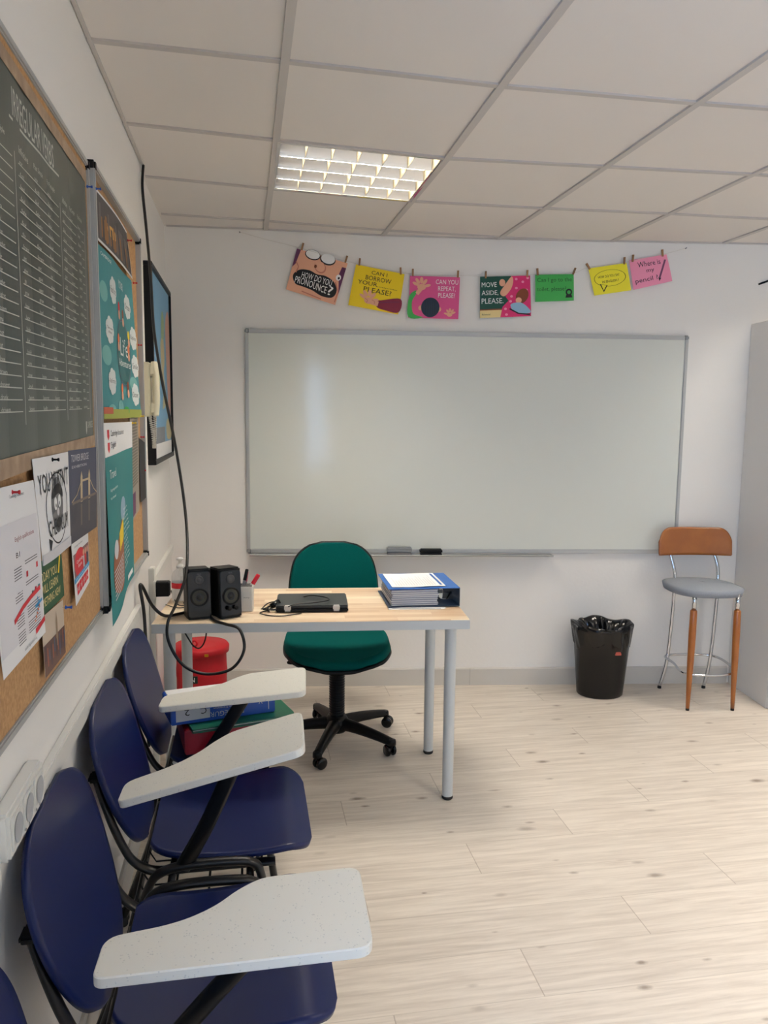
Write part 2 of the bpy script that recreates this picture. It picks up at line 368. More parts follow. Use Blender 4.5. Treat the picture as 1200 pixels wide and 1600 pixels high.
# back wall: slab
def slab(mb, a, b, th, z0, z1, m):   # a->b seen from the room with the room on the right-hand... thickness outward
    d = (b - a).normalized(); n = Vector((-d.y, d.x, 0)) * th
    P = [a, b, b + n, a + n]
    v = [(p.x, p.y, z) for z in (z0, z1) for p in P]
    mb.raw(v, [(0, 1, 2, 3), (7, 6, 5, 4), (0, 4, 5, 1), (1, 5, 6, 2), (2, 6, 7, 3), (3, 7, 4, 0)], m)
mb = MB(); slab(mb, BW(-.2), BW(4.4), .12, 0, ZT, M_WALL); struct(mb, 'wall_back')
mb = MB()
def lw_box(x0, x1, y0, y1, z0, z1): mb.box(((x0 + x1) / 2, (y0 + y1) / 2, (z0 + z1) / 2), (x1 - x0, y1 - y0, z1 - z0), M_WALL)
lw_box(-.2, 0, WY1, STEP_Y, 0, ZT); lw_box(-.2, 0, YF - .1, WY0, 0, ZT); lw_box(-.2, 0, WY0, WY1, 0, WZ0); lw_box(-.2, 0, WY0, WY1, WZ1, ZT); lw_box(-.2, STEP_X, STEP_Y, .1, 0, ZT)
struct(mb, 'wall_left')
mb = MB(); mb.box((XR + .06, (YF + 0) / 2 - .1, ZT / 2), (.12, -YF + .5, ZT), M_WALL); struct(mb, 'wall_right')
# wall behind the camera, and the window in the left wall behind the camera
mb = MB(); mb.box((XR / 2, YF - .06, ZT / 2), (XR + .4, .12, ZT), M_WALL); struct(mb, 'wall_front')
mb = MB()
for y in (WY0 + .03, (WY0 + WY1) / 2, WY1 - .03): mb.box((-.1, y, (WZ0 + WZ1) / 2), (.06, .06, WZ1 - WZ0 - .002), M_ALU, bevel=.004)
for z in (WZ0 + .03, WZ1 - .03): mb.box((-.1, (WY0 + WY1) / 2, z), (.058, WY1 - WY0 - .002, .06), M_ALU, bevel=.004)
wo = struct(mb, 'window_1')
mb = MB(); mb.box((-.1, (WY0 + WY1) / 2, (WZ0 + WZ1) / 2), (.006, WY1 - WY0 - .12, WZ1 - WZ0 - .12), M_GLASS); mb.build('pane', wo)
pl = bpy.data.lights.new('daylight', 'AREA'); pl.shape = 'RECTANGLE'; pl.size = WZ1 - WZ0; pl.size_y = WY1 - WY0; pl.cycles.is_portal = True
po = bpy.data.objects.new('daylight_portal', pl); C.objects.link(po); po.location = (-.21, (WY0 + WY1) / 2, (WZ0 + WZ1) / 2); po.rotation_euler = (0, -math.pi / 2, 0)
# baseboards
mb = MB()
d = BW(0, .008) ; mb.prism([(0, 0), (.014, 0), (.014, .092), (.008, .098), (0, .098)], 0, 3.06, M_BASE, X=Matrix.Translation(BW(.03)) @ Matrix.Rotation(SK, 4, 'Z') @ Matrix(((0, 0, 1, 0), (-1, 0, 0, 0), (0, 1, 0, 0), (0, 0, 0, 1))))
for s_ in (1.62,): mb.box(BW(s_, .0146, .049), (.0015, .001, .096), mat('baseboard_seam', (150, 146, 140), .6), rz=SK)  # thin darker strip marking a joint in the baseboard
struct(mb, 'baseboard_back')
mb = MB(); mb.prism([(0, 0), (.014, 0), (.014, .092), (.008, .098), (0, .098)], 0, -YF + STEP_Y - .01, M_BASE, X=Matrix.Translation((0, STEP_Y, 0)) @ Matrix(((1, 0, 0, 0), (0, 0, -1, 0), (0, 1, 0, 0), (0, 0, 0, 1))))
struct(mb, 'baseboard_left')
# ceiling: tiles laid in an exposed grid of runners
GX = [-.0985 + .6 * i for i in range(0, 9)]; GY = [-.262 - .6 * k for k in range(-1, 13)]
LAMPS = [(1, 1), (5, 1), (3, 4), (5, 4), (1, 8), (3, 8), (5, 8)]   # cell x index, y index (GY), a lamp sits in the cell instead of a tile
mb = MB()
lampcells = {(a, b) for a, b in LAMPS}
for i in range(8):
    for k in range(13):
        if (i, k - 1) in lampcells: continue
        x0, x1 = GX[i], GX[i + 1]; y1, y0 = GY[k], GY[k + 1]
        x1 = min(x1, XR + .05); x0 = max(x0, -.06)
        ya_, yb_ = max(y0, YF - .05), y1
        if ya_ >= yb_ or x0 >= x1: continue
        if yb_ > wall_y(x0) + .03: ycorn = lambda x: min(yb_, wall_y(x) + .03)
        else: ycorn = lambda x, yb_=yb_: yb_
        P = [(x0, ya_), (x1, ya_), (x1, ycorn(x1)), (x0, ycorn(x0))]
        if P[2][1] <= ya_ + .002 and P[3][1] <= ya_ + .002: continue
        n = 4; V = []; Fq = []
        for a in range(n + 1):
            for b in range(n + 1):
                s, t = a / n, b / n
                X_ = P[0][0] * (1 - s) + P[1][0] * s; Y_ = (P[0][1] * (1 - s) + P[1][1] * s) * (1 - t) + (P[3][1] * (1 - s) + P[2][1] * s) * t
                V.append((X_, Y_, zc(X_, Y_) + .004))
        for a in range(n):
            for b in range(n): q = a * (n + 1) + b; Fq.append((q, q + 1, q + n + 2, q + n + 1))
        mb.raw(V, Fq, M_TILE, smooth=True)
        mb.raw([(p[0], p[1], zc(*p) + .02) for p in P], [(0, 1, 2, 3)], M_TILE)
ceil = struct(mb, 'ceiling')
mb = MB()
def runner(pts, w=.024, drop=.0):
    for (a, b) in zip(pts, pts[1:]):
        a = Vector(a); b = Vector(b); d = (b - a).normalized(); n = Vector((-d.y, d.x, 0)) * w / 2
        lo = Vector((0, 0, -.002 - drop)); hi = Vector((0, 0, .008))
        V = [a - n + lo, a + n + lo, b + n + lo, b - n + lo, a - n + hi, a + n + hi, b + n + hi, b - n + hi]
        mb.raw([tuple(p) for p in V], [(0, 1, 2, 3), (7, 6, 5, 4), (0, 4, 5, 1), (1, 5, 6, 2), (2, 6, 7, 3), (3, 7, 4, 0)], M_GRID)
for x in GX[1:-1]:
    ys = [YF] + [y for y in sorted(GY) if YF < y < wall_y(x)] + [wall_y(x)]
    runner([(x, y, zc(x, y)) for y in ys], drop=.001)
for y in GY[1:]:
    if y < YF: continue
    xs = [.0] + [x for x in GX[1:-1]] + [XR]
    if y > wall_y(XR): xs = [x for x in xs if wall_y(x) > y] + [y / math.tan(SK)]
    runner([(x, y, zc(x, y)) for x in xs], w=.022)
mb.build('ceiling_grid', ceil)
mb = MB()   # angle trim against the walls
xs = [0, .5, 1.1, 1.7, 2.3, 2.9, 3.5, 4.25]
runner([(x, wall_y(x) - .009, zc(x, wall_y(x)) - .001) for x in xs], w=.010)
runner([(.008, y, zc(0, y) - .001) for y in (STEP_Y, -1.5, -2.06, -3, -6.95)], w=.010)
tr = struct(mb, 'trim_1')

# ------------------------------------------------------------------ ceiling lamps
def make_lamp():
    t = thing('ceiling_lamp', 'square recessed ceiling lamp with mirrored louvre grid, above the desk', 'ceiling lamp')
    S = .284
    mb = MB()                               # frame with white flange
    for a, b, sx, sy in ((0, S + .006, .592, .012), (0, -S - .006, .592, .012), (S + .006, 0, .012, .568), (-S - .006, 0, .012, .568)):
        mb.box((a, b, .002), (sx, sy, .014), M_MIRROR, bevel=.001)
    mb.build('frame', t)
    mb = MB(); 
    mb.box((0, 0, .085), (.58, .58, .004), M_WPLAS)
    for a, b, sx, sy in ((0, S + .002, .57, .003), (0, -S - .002, .57, .003), (S + .002, 0, .003, .57), (-S - .002, 0, .003, .57)): mb.box((a, b, .046), (sx, sy, .075), M_MIRROR)
    mb.build('housing', t)
    mb = MB()                               # louvre: curved reflector fins one way (6 cells), cross blades the other (4 rows)
    FIN = mat('louvre_fin', (206, 194, 166), .4, .3)
    def fin(axis, c, w_top, w_bot, L, m, sides=(-1, 1), p=1.15):
        for sgn in sides:
            pr = []
            for k in range(7):
                q = k / 6; pr.append((c + sgn * (w_bot + (w_top - w_bot) * q ** p), -.002 + .048 * q))
            V = []
            for a, z in pr: V += [((a, -L, z) if axis == 'x' else (-L, a, z)), ((a, L, z) if axis == 'x' else (L, a, z))]
            mb.raw(V, [(2 * i, 2 * i + 1, 2 * i + 3, 2 * i + 2) for i in range(6)], m, smooth=True)
    for i in range(7): fin('x', -S + i * 2 * S / 6, .004, .0009, S, FIN, (1,) if i == 0 else (-1,) if i == 6 else (-1, 1))
    for i in range(5): fin('y', -S + i * 2 * S / 4, .032, .0012, S, M_MIRROR, (1,) if i == 0 else (-1,) if i == 4 else (-1, 1))
    mb.build('louvre', t)
    for i in range(4):
        mb = MB(); y = -S + (i + .5) * 2 * S / 4
        mb.tube([(-.27, y, .066), (.27, y, .066)], .008, mat('lamp_tube', (255, 244, 226), .3, emit=5.0), n=10)
        o = mb.build('tube', t)
    l = bpy.data.lights.new('lamp_light', 'AREA'); l.shape = 'SQUARE'; l.size = .54; l.energy = LAMP_W; l.color = LAMP_COL; l.spread = LAMP_SPREAD
    lo = bpy.data.objects.new('lamp_light', l); C.objects.link(lo); lo.parent = t; lo.location = (0, 0, .080)
    return t
def cellpos(i, k): x = (GX[i] + GX[i + 1]) / 2; y = (GY[k + 1] + GY[k + 2]) / 2; return (x, y, zc(x, y) + .002)
lamp = make_lamp(); lamp.location = cellpos(1, 1)
lamp.rotation_euler = (math.atan2(zc(.8, -.862) - zc(.8, -1.462), .6), -math.atan2(zc(1.1, -1.16) - zc(.5, -1.16), .6), 0)
names = {(5, 1): 'square louvred ceiling lamp above the stool and cabinet side of the room', 
         (3, 4): 'square louvred ceiling lamp over the middle of the room', (5, 4): 'square louvred ceiling lamp over the middle of the right wall',
         (1, 8): 'square louvred ceiling lamp nearest the window, by the left wall', (3, 8): 'square louvred ceiling lamp in the middle of the rear row', (5, 8): 'square louvred ceiling lamp in the rear right corner'}
for c in LAMPS[1:]: dup(lamp, cellpos(*c), 0, names[c])

# ------------------------------------------------------------------ sheets (posters, cards) mapped onto a wall
class Sheet:
    """corners TL,TR,BR,BL in wall coordinates; wall mapper W(a,b,off); bow(s,t)=extra distance; s right, t down"""
    def __init__(s, W, cor, off=.003, bow=None, th=.0006, edge=None):
        s.W, s.c, s.off, s.bow = W, cor, off, bow or (lambda a, b: 0); s.mb = MB(); s.th = th
        a = sum(c[0] for c in cor) / 4; b = min(c[1] for c in cor); s.org = W(a, b, 0); s.lay = 0
    def P(s, u, v, e=0):
        (a0, b0), (a1, b1), (a2, b2), (a3, b3) = s.c
        a = (a0 * (1 - u) + a1 * u) * (1 - v) + (a3 * (1 - u) + a2 * u) * v
        b = (b0 * (1 - u) + b1 * u) * (1 - v) + (b3 * (1 - u) + b2 * u) * v
        return s.W(a, b, s.off + s.bow(u, v) + e) - s.org
    def base(s, m, n=12, back=None):
        V = []; Fq = []
        for i in range(n + 1):
            for j in range(n + 1): V.append(s.P(i / n, j / n, 0))
        N = len(V)
        for i in range(n + 1):
            for j in range(n + 1): V.append(s.P(i / n, j / n, -s.th))
        for i in range(n):
            for j in range(n): q = i * (n + 1) + j; Fq += [(q, q + 1, q + n + 2, q + n + 1)]; Fq += [(N + q, N + q + n + 1, N + q + n + 2, N + q + 1)]
        for i in range(n):
            q = i * (n + 1); Fq += [(q, q + n + 1, N + q + n + 1, N + q), (q + n, N + q + n, N + q + 2 * n + 1, q + 2 * n + 1)]
            Fq += [(i, N + i, N + i + 1, i + 1), (n * (n + 1) + i, n * (n + 1) + i + 1, N + n * (n + 1) + i + 1, N + n * (n + 1) + i)]
        s.mb.raw(V, Fq, m, smooth=False); return s
    def e(s): s.lay += 1; return .00035 + .00006 * s.lay
    def rect(s, u0, v0, u1, v1, m, n=6):
        e = s.e(); V = [s.P(u0 + (u1 - u0) * i / n, v0 + (v1 - v0) * j / n, e) for i in range(n + 1) for j in range(n + 1)]
        s.mb.raw(V, [(i * (n + 1) + j, i * (n + 1) + j + 1, (i + 1) * (n + 1) + j + 1, (i + 1) * (n + 1) + j) for i in range(n) for j in range(n)], m); return s
    def poly(s, pts, m, curve=False):
        if curve: pts = [(p.x, p.y) for p in cat_rom([(a, b, 0) for a, b in pts], 5, True)]
        e = s.e(); t = bmesh.new(); vs = [t.verts.new((a, b, 0)) for a, b in pts]; f = t.faces.new(vs); r = bmesh.ops.triangulate(t, faces=[f])
        for _ in range(4):
            le = [x for x in t.edges if x.calc_length() > .11]
            if not le: break
            bmesh.ops.subdivide_edges(t, edges=le, cuts=1); bmesh.ops.triangulate(t, faces=[x for x in t.faces if len(x.verts) > 3])
        for v in t.verts: v.co = s.P(v.co.x, v.co.y, e)
        s.mb.join(t, m); return s
    def ell(s, cu, cv, ru, rv, m, n=24, rot=0):
        c_, s_ = math.cos(rot), math.sin(rot)
        return s.poly([(cu + ru * math.cos(a) * c_ - rv * math.sin(a) * s_, cv + ru * math.cos(a) * s_ + rv * math.sin(a) * c_) for a in [2 * math.pi * k / n for k in range(n)]], m)
    def ring(s, cu, cv, ru, rv, w, m, n=30):
        e = s.e(); V = []
        for k in range(n):
            a = 2 * math.pi * k / n; V += [s.P(cu + ru * math.cos(a), cv + rv * math.sin(a), e), s.P(cu + ru * (1 - w) * math.cos(a), cv + rv * (1 - w) * math.sin(a), e)]
        s.mb.raw(V, [(2 * k, 2 * k + 1, (2 * k + 3) % (2 * n), (2 * k + 2) % (2 * n)) for k in range(n)], m); return s
    def line(s, pts, w, m, asp=1):
        q = [pts[0]]
        for a, b in zip(pts, pts[1:]):
            n = max(1, int(math.hypot(b[0] - a[0], b[1] - a[1]) / .07)); q += [(a[0] + (b[0] - a[0]) * k / n, a[1] + (b[1] - a[1]) * k / n) for k in range(1, n + 1)]
        pts = q; e = s.e(); V = []; 
        for i, (a, b) in enumerate(pts):
            p = pts[max(i - 1, 0)]; q = pts[min(i + 1, len(pts) - 1)]; d = Vector((q[0] - p[0], (q[1] - p[1]) * asp)); d.normalize()
            n = Vector((-d.y, d.x)) * w / 2; V += [s.P(a + n.x, b + n.y / asp, e), s.P(a - n.x, b - n.y / asp, e)]
        s.mb.raw(V, [(2 * i, 2 * i + 1, 2 * i + 3, 2 * i + 2) for i in range(len(pts) - 1)], m); return s
    def text(s, body, u0, v0, u1, v1, m, warp=None):
        e = s.e(); V, Fc, asp = glyphs(body)
        def f(a, b):
            u = u0 + (u1 - u0) * a; v = v1 + (v0 - v1) * b
            if warp: u, v = warp(u, v)
            return s.P(u, v, e)
        s.mb.raw([f(a, b) for a, b in V], Fc, m); return s
    def done(s, name, label, cat, group=None):
        o = s.mb.build(name, loc=s.org); return tag(o, label, cat, group)
BWm = lambda a, b, off: BW(a, off, b)
LWm = lambda a, b, off: Vector((off, a, b))
ink = lambda n, c: mat('ink_' + n, c, .6)
SKIN = ink('skin', (228, 170, 140)); SKD = ink('skin_shade', (196, 124, 104)); PURP = ink('plum', (96, 44, 84)); YEL = ink('yellow', (240, 208, 20)); MAG = ink('magenta', (214, 80, 140))
PINK = ink('pink', (240, 150, 180)); HOT = ink('hot_pink', (214, 40, 110)); DGRN = ink('board_green', (10, 74, 60)); GRN = ink('leaf_green', (60, 170, 80)); WINE = ink('wine', (130, 30, 60))
NIGHT = ink('hair_blue', (24, 44, 66)); BROWN = ink('brown', (130, 66, 36)); CRM = ink('cream', (236, 214, 150)); TEAL = ink('teal', (28, 124, 126)); TEALD = ink('teal_dark', (18, 100, 104))

BK = 'phrase cards pegged on the string above the whiteboard'
def card(cor, m, off=.012):
    cor = [(a, b) for a, b in cor]
    s = Sheet(BWm, cor, off=off, bow=lambda u, v: .006 * math.sin(v * 2.2) + .003 * u, th=.0008); s.base(m, 8); return s
def hand(s, cx, cy, k, flip=1, m=None):
    m = m or SKIN
    s.ell(cx, cy, .07 * k, .06 * k, m, 16)
    for j, a in enumerate((-2.6, -2.1, -1.6, -1.1, -.3)):
        L = (.11, .13, .13, .11, .09)[j] * k
        s.ell(cx + flip * math.cos(a) * L, cy + math.sin(a) * L, .028 * k, .062 * k, m, 12, rot=(a + math.pi / 2) * flip)
# card 1
s = card([(.666, 2.341), (.928, 2.272), (.864, 2.059), (.609, 2.134)], SKIN)
s.poly([(0, 0), (.08, .0), (.05, .35), (0, .45)], PURP); s.poly([(.92, .12), (1, .12), (1, .75), (.9, .3)], PURP)
s.ell(.32, .04, .15, .12, M_INK); s.ell(.32, .03, .135, .105, M_WHITE); s.ell(.62, .05, .15, .13, M_INK); s.ell(.62, .03, .135, .115, M_WHITE)
s.ell(.52, .27, .11, .14, SKD, rot=-.5); s.ell(.51, .255, .095, .125, SKIN, rot=-.5); s.ell(.43, .28, .025, .04, BROWN)
s.ell(.91, .38, .05, .07, M_WHITE); s.ell(.92, .39, .02, .03, M_INK)
MO = [(.06, .62), (.16, .46), (.34, .41), (.5, .45), (.66, .43), (.84, .5), (.95, .68), (.9, .86), (.7, .9), (.5, .84), (.32, .82), (.14, .8)]
s.poly(MO, M_INK, True)
s.text('HOW DO YOU', .22, .475, .82, .62, M_WHITE, lambda u, v: (u, v + .08 * (u - .5) ** 2)); s.text('PRONOUNCE', .12, .64, .76, .80, M_WHITE, lambda u, v: (u, v - .02 * math.sin(u * 6))); s.text('?', .79, .62, .88, .83, M_WHITE)
s.line([(.05, .3), (.12, .4), (.1, .55)], .02, SKD); s.line([(.88, .5), (.98, .7), (.97, .95)], .02, SKD); s.line([(.3, .93), (.5, .95), (.7, .97)], .025, SKD); s.done('phrase_card', 'skin-coloured cartoon face card with a black mouth reading HOW DO YOU PRONOUNCE', 'card', BK)
# card 2
s = card([(.971, 2.268), (1.225, 2.223), (1.194, 2.016), (.932, 2.06)], YEL)
s.text('CAN I', .34, .07, .66, .16, M_INK); s.text('BORROW', .24, .2, .76, .31, M_INK); s.text('YOUR.............', .1, .34, .9, .44, M_INK); s.text('PLEASE?', .24, .48, .8, .6, M_INK)
s.poly([(.52, .78), (.62, .74), (1, .62), (1, .95), (.72, .96), (.56, .92)], WINE, True); hand(s, .38, .8, 1.35, 1)
s.poly([(.35, .76), (.58, .78), (.57, .9), (.36, .87)], SKIN)
s.line([(.3, .76), (.36, .8), (.34, .86)], .012, SKD); s.line([(.44, .77), (.5, .8), (.5, .86)], .012, SKD); s.line([(.6, .8), (.8, .74), (.98, .7)], .012, PURP); s.done('phrase_card', 'yellow card with a reaching hand, reading CAN I BORROW YOUR PLEASE', 'card', BK)
# card 3
s = card([(1.254, 2.216), (1.516, 2.213), (1.511, 1.997), (1.247, 2.001)], MAG)
s.text('CAN YOU\nREPEAT,\nPLEASE?', .52, .07, .97, .5, M_WHITE)
s.poly([(0, .5), (.12, .35), (.14, .42), (.06, .62), (.1, .9), (.3, .98), (0, .98)], GRN, True); hand(s, .24, .26, 1.25, 1); s.poly([(.12, .4), (.2, .26), (.28, .3), (.18, .46)], SKIN)
s.ell(.24, .76, .05, .06, SKIN); s.ell(.6, .78, .05, .06, SKIN); s.ell(.43, .74, .185, .235, NIGHT); 
for k in range(5): s.line([(.32 + k * .05, .58), (.34 + k * .045, .74), (.33 + k * .05, .9)], .006, M_INK)
hand(s, .82, .9, .8, -1)
s.done('phrase_card', 'magenta card with a dark-haired head seen from behind, reading CAN YOU REPEAT, PLEASE', 'card', BK)
# card 4
s = card([(1.623, 2.218), (1.887, 2.229), (1.898, 2.02), (1.626, 2.005)], DGRN)
s.rect(0, .82, .5, 1, CRM); s.rect(0, .79, .5, .82, BROWN)
s.poly([(.62, .0), (1, 0), (1, 1), (.4, 1), (.44, .75), (.56, .6), (.5, .5), (.6, .3)], HOT)
for a, b in ((.72, .08), (.85, .15), (.95, .06), (.72, .3), (.92, .35), (.6, .62), (.5, .8), (.7, .75), (.82, .82), (.52, .94), (.62, .5)): s.ell(a, b, .028, .03, PINK, 12)
s.poly([(.4, .38), (.5, .2), (.62, .02), (.66, .1), (.62, .3), (.5, .48), (.42, .47)], SKIN, True); s.ell(.44, .16, .06, .09, SKIN)
s.ell(.83, .5, .12, .19, BROWN, rot=.3); s.ell(.76, .6, .06, .07, SKIN); s.poly([(.6, .7), (.8, .66), (.95, .8), (.98, .92), (.7, .9)], ink('pale_blue', (150, 190, 214)), True)
s.line([(.58, .8), (.75, .92), (.98, .96)], .03, M_INK)
s.text('MOVE', .03, .14, .33, .26, M_WHITE); s.text('ASIDE,', .03, .34, .36, .47, M_WHITE); s.text('PLEASE.', .03, .53, .46, .66, M_WHITE); s.text('Richmond', .04, .9, .2, .94, M_INK)
s.done('phrase_card', 'dark green and hot pink card with a girl, reading MOVE ASIDE, PLEASE', 'card', BK)
# card 5
s = card([(1.915, 2.234), (2.119, 2.241), (2.124, 2.104), (1.919, 2.094)], GRN)
s.text('Can I go to the', .05, .12, .95, .32, ink('bottle_green', (14, 70, 30))); s.text('toilet, please?', .04, .46, .8, .66, ink('bottle_green', (14, 70, 30)))
s.ring(.87, .68, .085, .13, .45, M_INK); s.poly([(.8, .78), (.94, .78), (.96, .88), (.78, .88)], M_INK)
s.done('phrase_card', 'small plain green card reading Can I go to the toilet, please', 'card', BK)
# card 6
s = card([(2.197, 2.272), (2.4, 2.304), (2.43, 2.163), (2.234, 2.132)], ink('lemon', (244, 232, 50)))
s.ring(.5, .45, .42, .3, .03, M_INK); s.poly([(.2, .62), (.27, .93), (.4, .7)], M_INK); s.poly([(.235, .64), (.275, .87), (.37, .7)], ink('lemon', (244, 232, 50)))
s.text('HOW DO YOU SAY', .2, .33, .76, .42, M_INK); s.text('IN ENGLISH ?', .28, .52, .72, .61, M_INK)
s.done('phrase_card', 'yellow card with a drawn speech bubble, reading HOW DO YOU SAY IN ENGLISH', 'card', BK)
# card 7
s = card([(2.414, 2.318), (2.613, 2.352), (2.65, 2.215), (2.443, 2.165)], PINK)
s.text('Where is', .2, .12, .8, .3, M_INK); s.text('my', .4, .42, .6, .56, M_INK); s.text('pencil ?', .08, .66, .66, .86, M_INK)
s.line([(.93, .18), (.7, .78)], .05, ink('pencil_mauve', (120, 66, 100))); s.poly([(.67, .77), (.74, .8), (.68, .9)], M_INK)
s.done('phrase_card', 'pale pink card with a pencil, reading Where is my pencil, at the right end', 'card', BK)
# string
pts = [(.373, 2.417), (.5, 2.385), (.68, 2.345), (.92, 2.282), (1.25, 2.226), (1.5, 2.222), (1.64, 2.222), (1.9, 2.236), (2.11, 2.246), (2.2, 2.277), (2.4, 2.309), (2.6, 2.353), (2.72, 2.388)]
P3 = cat_rom([BW(a, .013, b) for a, b in pts], 4); org = P3[0].copy()
mb = MB(); mb.tube([p - org for p in P3], .0009, mat('string', (214, 208, 196), .8), n=5)
for q in (BW(.373, 0, 2.417), BW(2.72, 0, 2.388)): mb.tube([q - org, q - org + BW(0, .014, 0)], .003, M_GREY, n=8)
tag(mb.build('string', loc=org), 'thin white string strung along the wall above the whiteboard', 'string')
# clothespins
pins = [(.69, 2.345, 'left corner of the HOW DO YOU PRONOUNCE card'), (.915, 2.286, 'right corner of the HOW DO YOU PRONOUNCE card'), (.988, 2.274, 'left corner of the CAN I BORROW card'), (1.205, 2.232, 'right corner of the CAN I BORROW card'),
        (1.268, 2.226, 'left corner of the CAN YOU REPEAT card'), (1.505, 2.222, 'right corner of the CAN YOU REPEAT card'), (1.652, 2.222, 'left corner of the MOVE ASIDE card'), (1.872, 2.232, 'right corner of the MOVE ASIDE card'),
        (1.928, 2.242, 'left corner of the green toilet card'), (2.115, 2.25, 'right corner of the green toilet card'), (2.205, 2.279, 'left corner of the speech bubble card'), (2.388, 2.308, 'right corner of the speech bubble card'),
        (2.432, 2.322, 'left corner of the pink pencil card'), (2.592, 2.352, 'right corner of the pink pencil card')]
tilts = [.25, .3, .1, -.05, 0, .02, 0, 0, -.1, .35, -.6, 0, .05, -.1]
pin0 = None
for (a, b, lab), tl in zip(pins, tilts):
    loc = BW(a, .0155, b - .012)
    if pin0 is None:
        pin0 = thing('clothespin', 'small wooden clothespin at the ' + lab, 'clothespin', group='clothespins on the string')
        for sg in (-1, 1):
            mb = MB(); mb.prism([(0, 0), (.0035, .0), (.0045, .014), (.006, .036), (.002, .036), (.0003, .018)], -.0045, .0045, M_PEG, X=Matrix(((0, 0, 1, 0), (sg, 0, 0, 0), (0, 1, 0, 0), (0, 0, 0, 1))))
            mb.build('jaw', pin0)
        mb = MB(); mb.tube([(-.005, 0, .017), (.005, 0, .017)], .0022, M_ALUD, n=8); mb.build('spring', pin0)
        o = pin0
    else: o = dup(pin0, loc, 0, 'small wooden clothespin at the ' + lab)
    o.location = loc; o.rotation_euler = (0, tl, SK)

# ------------------------------------------------------------------ whiteboard
XB = Matrix.Rotation(SK, 4, 'Z')
s0, s1, z0, z1 = .395, 2.757, .748, 1.931
t = thing('whiteboard', 'large wide whiteboard with grey aluminium frame on the back wall', 'whiteboard', BW((s0 + s1) / 2, 0, z0), SK)
Wb, Hb = s1 - s0, z1 - z0
mb = MB(); mb.box((0, -.009, Hb / 2), (Wb - .01, .014, Hb - .01), M_WB); mb.build('writing_surface', t)
mb = MB()
for x, z, sx, sz in ((0, .011, Wb - .04, .022), (0, Hb - .011, Wb - .04, .022), (-Wb / 2 + .009, Hb / 2, .018, Hb - .04), (Wb / 2 - .009, Hb / 2, .018, Hb - .04)): mb.box((x, -.0115, z), (sx, .022, sz), M_ALU, bevel=.003)
mb.build('frame', t)
for x in (-1, 1):
    for z in (0, 1):
        mb = MB(); mb.box((x * (Wb / 2 - .011), -.0125, .011 + z * (Hb - .022)), (.026, .025, .026), M_ALUD, bevel=.006, seg=3); mb.build('corner_cap', t)
mb = MB(); mb.prism([(0, 0), (.055, -.004), (.06, .004), (.058, .006), (.05, .0), (0, .003)], -Wb / 2 + .02, .475, M_ALU, X=Matrix(((0, 0, 1, 0), (-1, 0, 0, -.02), (0, 1, 0, -.006), (0, 0, 0, 1))))
mb.build('pen_tray', t)
def eraser(sa, name, label, m1, m2, w, h):
    t = thing(name, label, 'eraser', BW(sa, .052, .7455), SK)
    mb = MB(); mb.box((0, 0, h * .65), (w, .045, h * .7), m1, bevel=.006, seg=3); mb.build('grip', t)
    mb = MB(); mb.box((0, 0, h * .15), (w * .96, .042, h * .3), m2, bevel=.002); mb.build('felt', t)
eraser(1.213, 'board_eraser', 'long grey board eraser on the whiteboard tray', mat('grey_plastic', (128, 132, 136), .5), M_GREY, .135, .042)
eraser(1.385, 'board_eraser', 'short black board eraser on the whiteboard tray, right of the grey one', M_BLACK, mat('dark_felt', (30, 30, 32), .9), .122, .032)

# ------------------------------------------------------------------ desk
DR = math.radians(-4.6)
DX, DY = .05, -1.476            # front left corner of the top
def D(u, v, z=.74):             # desk coordinates: u right along the front, v back
    return Vector((DX + u * math.cos(DR) - v * math.sin(DR), DY + u * math.sin(DR) + v * math.cos(DR), z))
DL, DW_ = 1.15, .57
t = thing('desk', 'small desk with light wood top and grey round legs, by the left wall', 'desk', D(DL / 2, DW_ / 2, 0), DR)
mb = MB(); mb.box((0, 0, .723), (DL, DW_, .034), M_LEG, bevel=.0015)
mb.raw([(-DL / 2 + .001, -DW_ / 2 + .001, .7405), (DL / 2 - .001, -DW_ / 2 + .001, .7405), (DL / 2 - .001, DW_ / 2 - .001, .7405), (-DL / 2 + .001, DW_ / 2 - .001, .7405)], [(0, 1, 2, 3)], M_DESK)
mb.build('desktop', t)
leg0 = None
for x, y in ((-DL / 2 + .045, -DW_ / 2 + .1), (-DL / 2 + .045, DW_ / 2 - .07), (DL / 2 - .053, -DW_ / 2 + .10), (DL / 2 - .065, DW_ / 2 - .05)):
    mb = MB(); mb.lathe([(.045, .706), (.045, .700), (.0225, .699), (.0225, .69), (.021, .05), (.021, .012)], M_LEG, 24)
    lg = mb.build('leg', t, loc=(x, y, 0))
    mb = MB(); mb.lathe([(.0, .0), (.019, .0), (.022, .004), (.022, .014), (0, .014)], M_RUB, 20); mb.build('foot', lg)

# ------------------------------------------------------------------ laptop
t = thing('laptop', 'closed black laptop with silver hinges on the desk', 'laptop', D(.57, .245, .7415), DR)
LWd, LD = .275, .215
mb = MB(); mb.box((0, 0, .0085), (LWd, LD, .015), M_BLACK, bevel=.004); mb.build('base', t)
mb = MB(); mb.box((0, 0.001, .0215), (LWd, LD - .002, .009), mat('laptop_lid', (34, 38, 40), .35), bevel=.004); mb.build('lid', t)
for x in (-.092, .092):
    mb = MB(); mb.box((x, -LD / 2 + .006, .0155), (.026, .018, .023), mat('silver_plastic', (206, 202, 196), .4, .3), bevel=.003); h = mb.build('hinge', t); h['label'] = 'silver hinge'

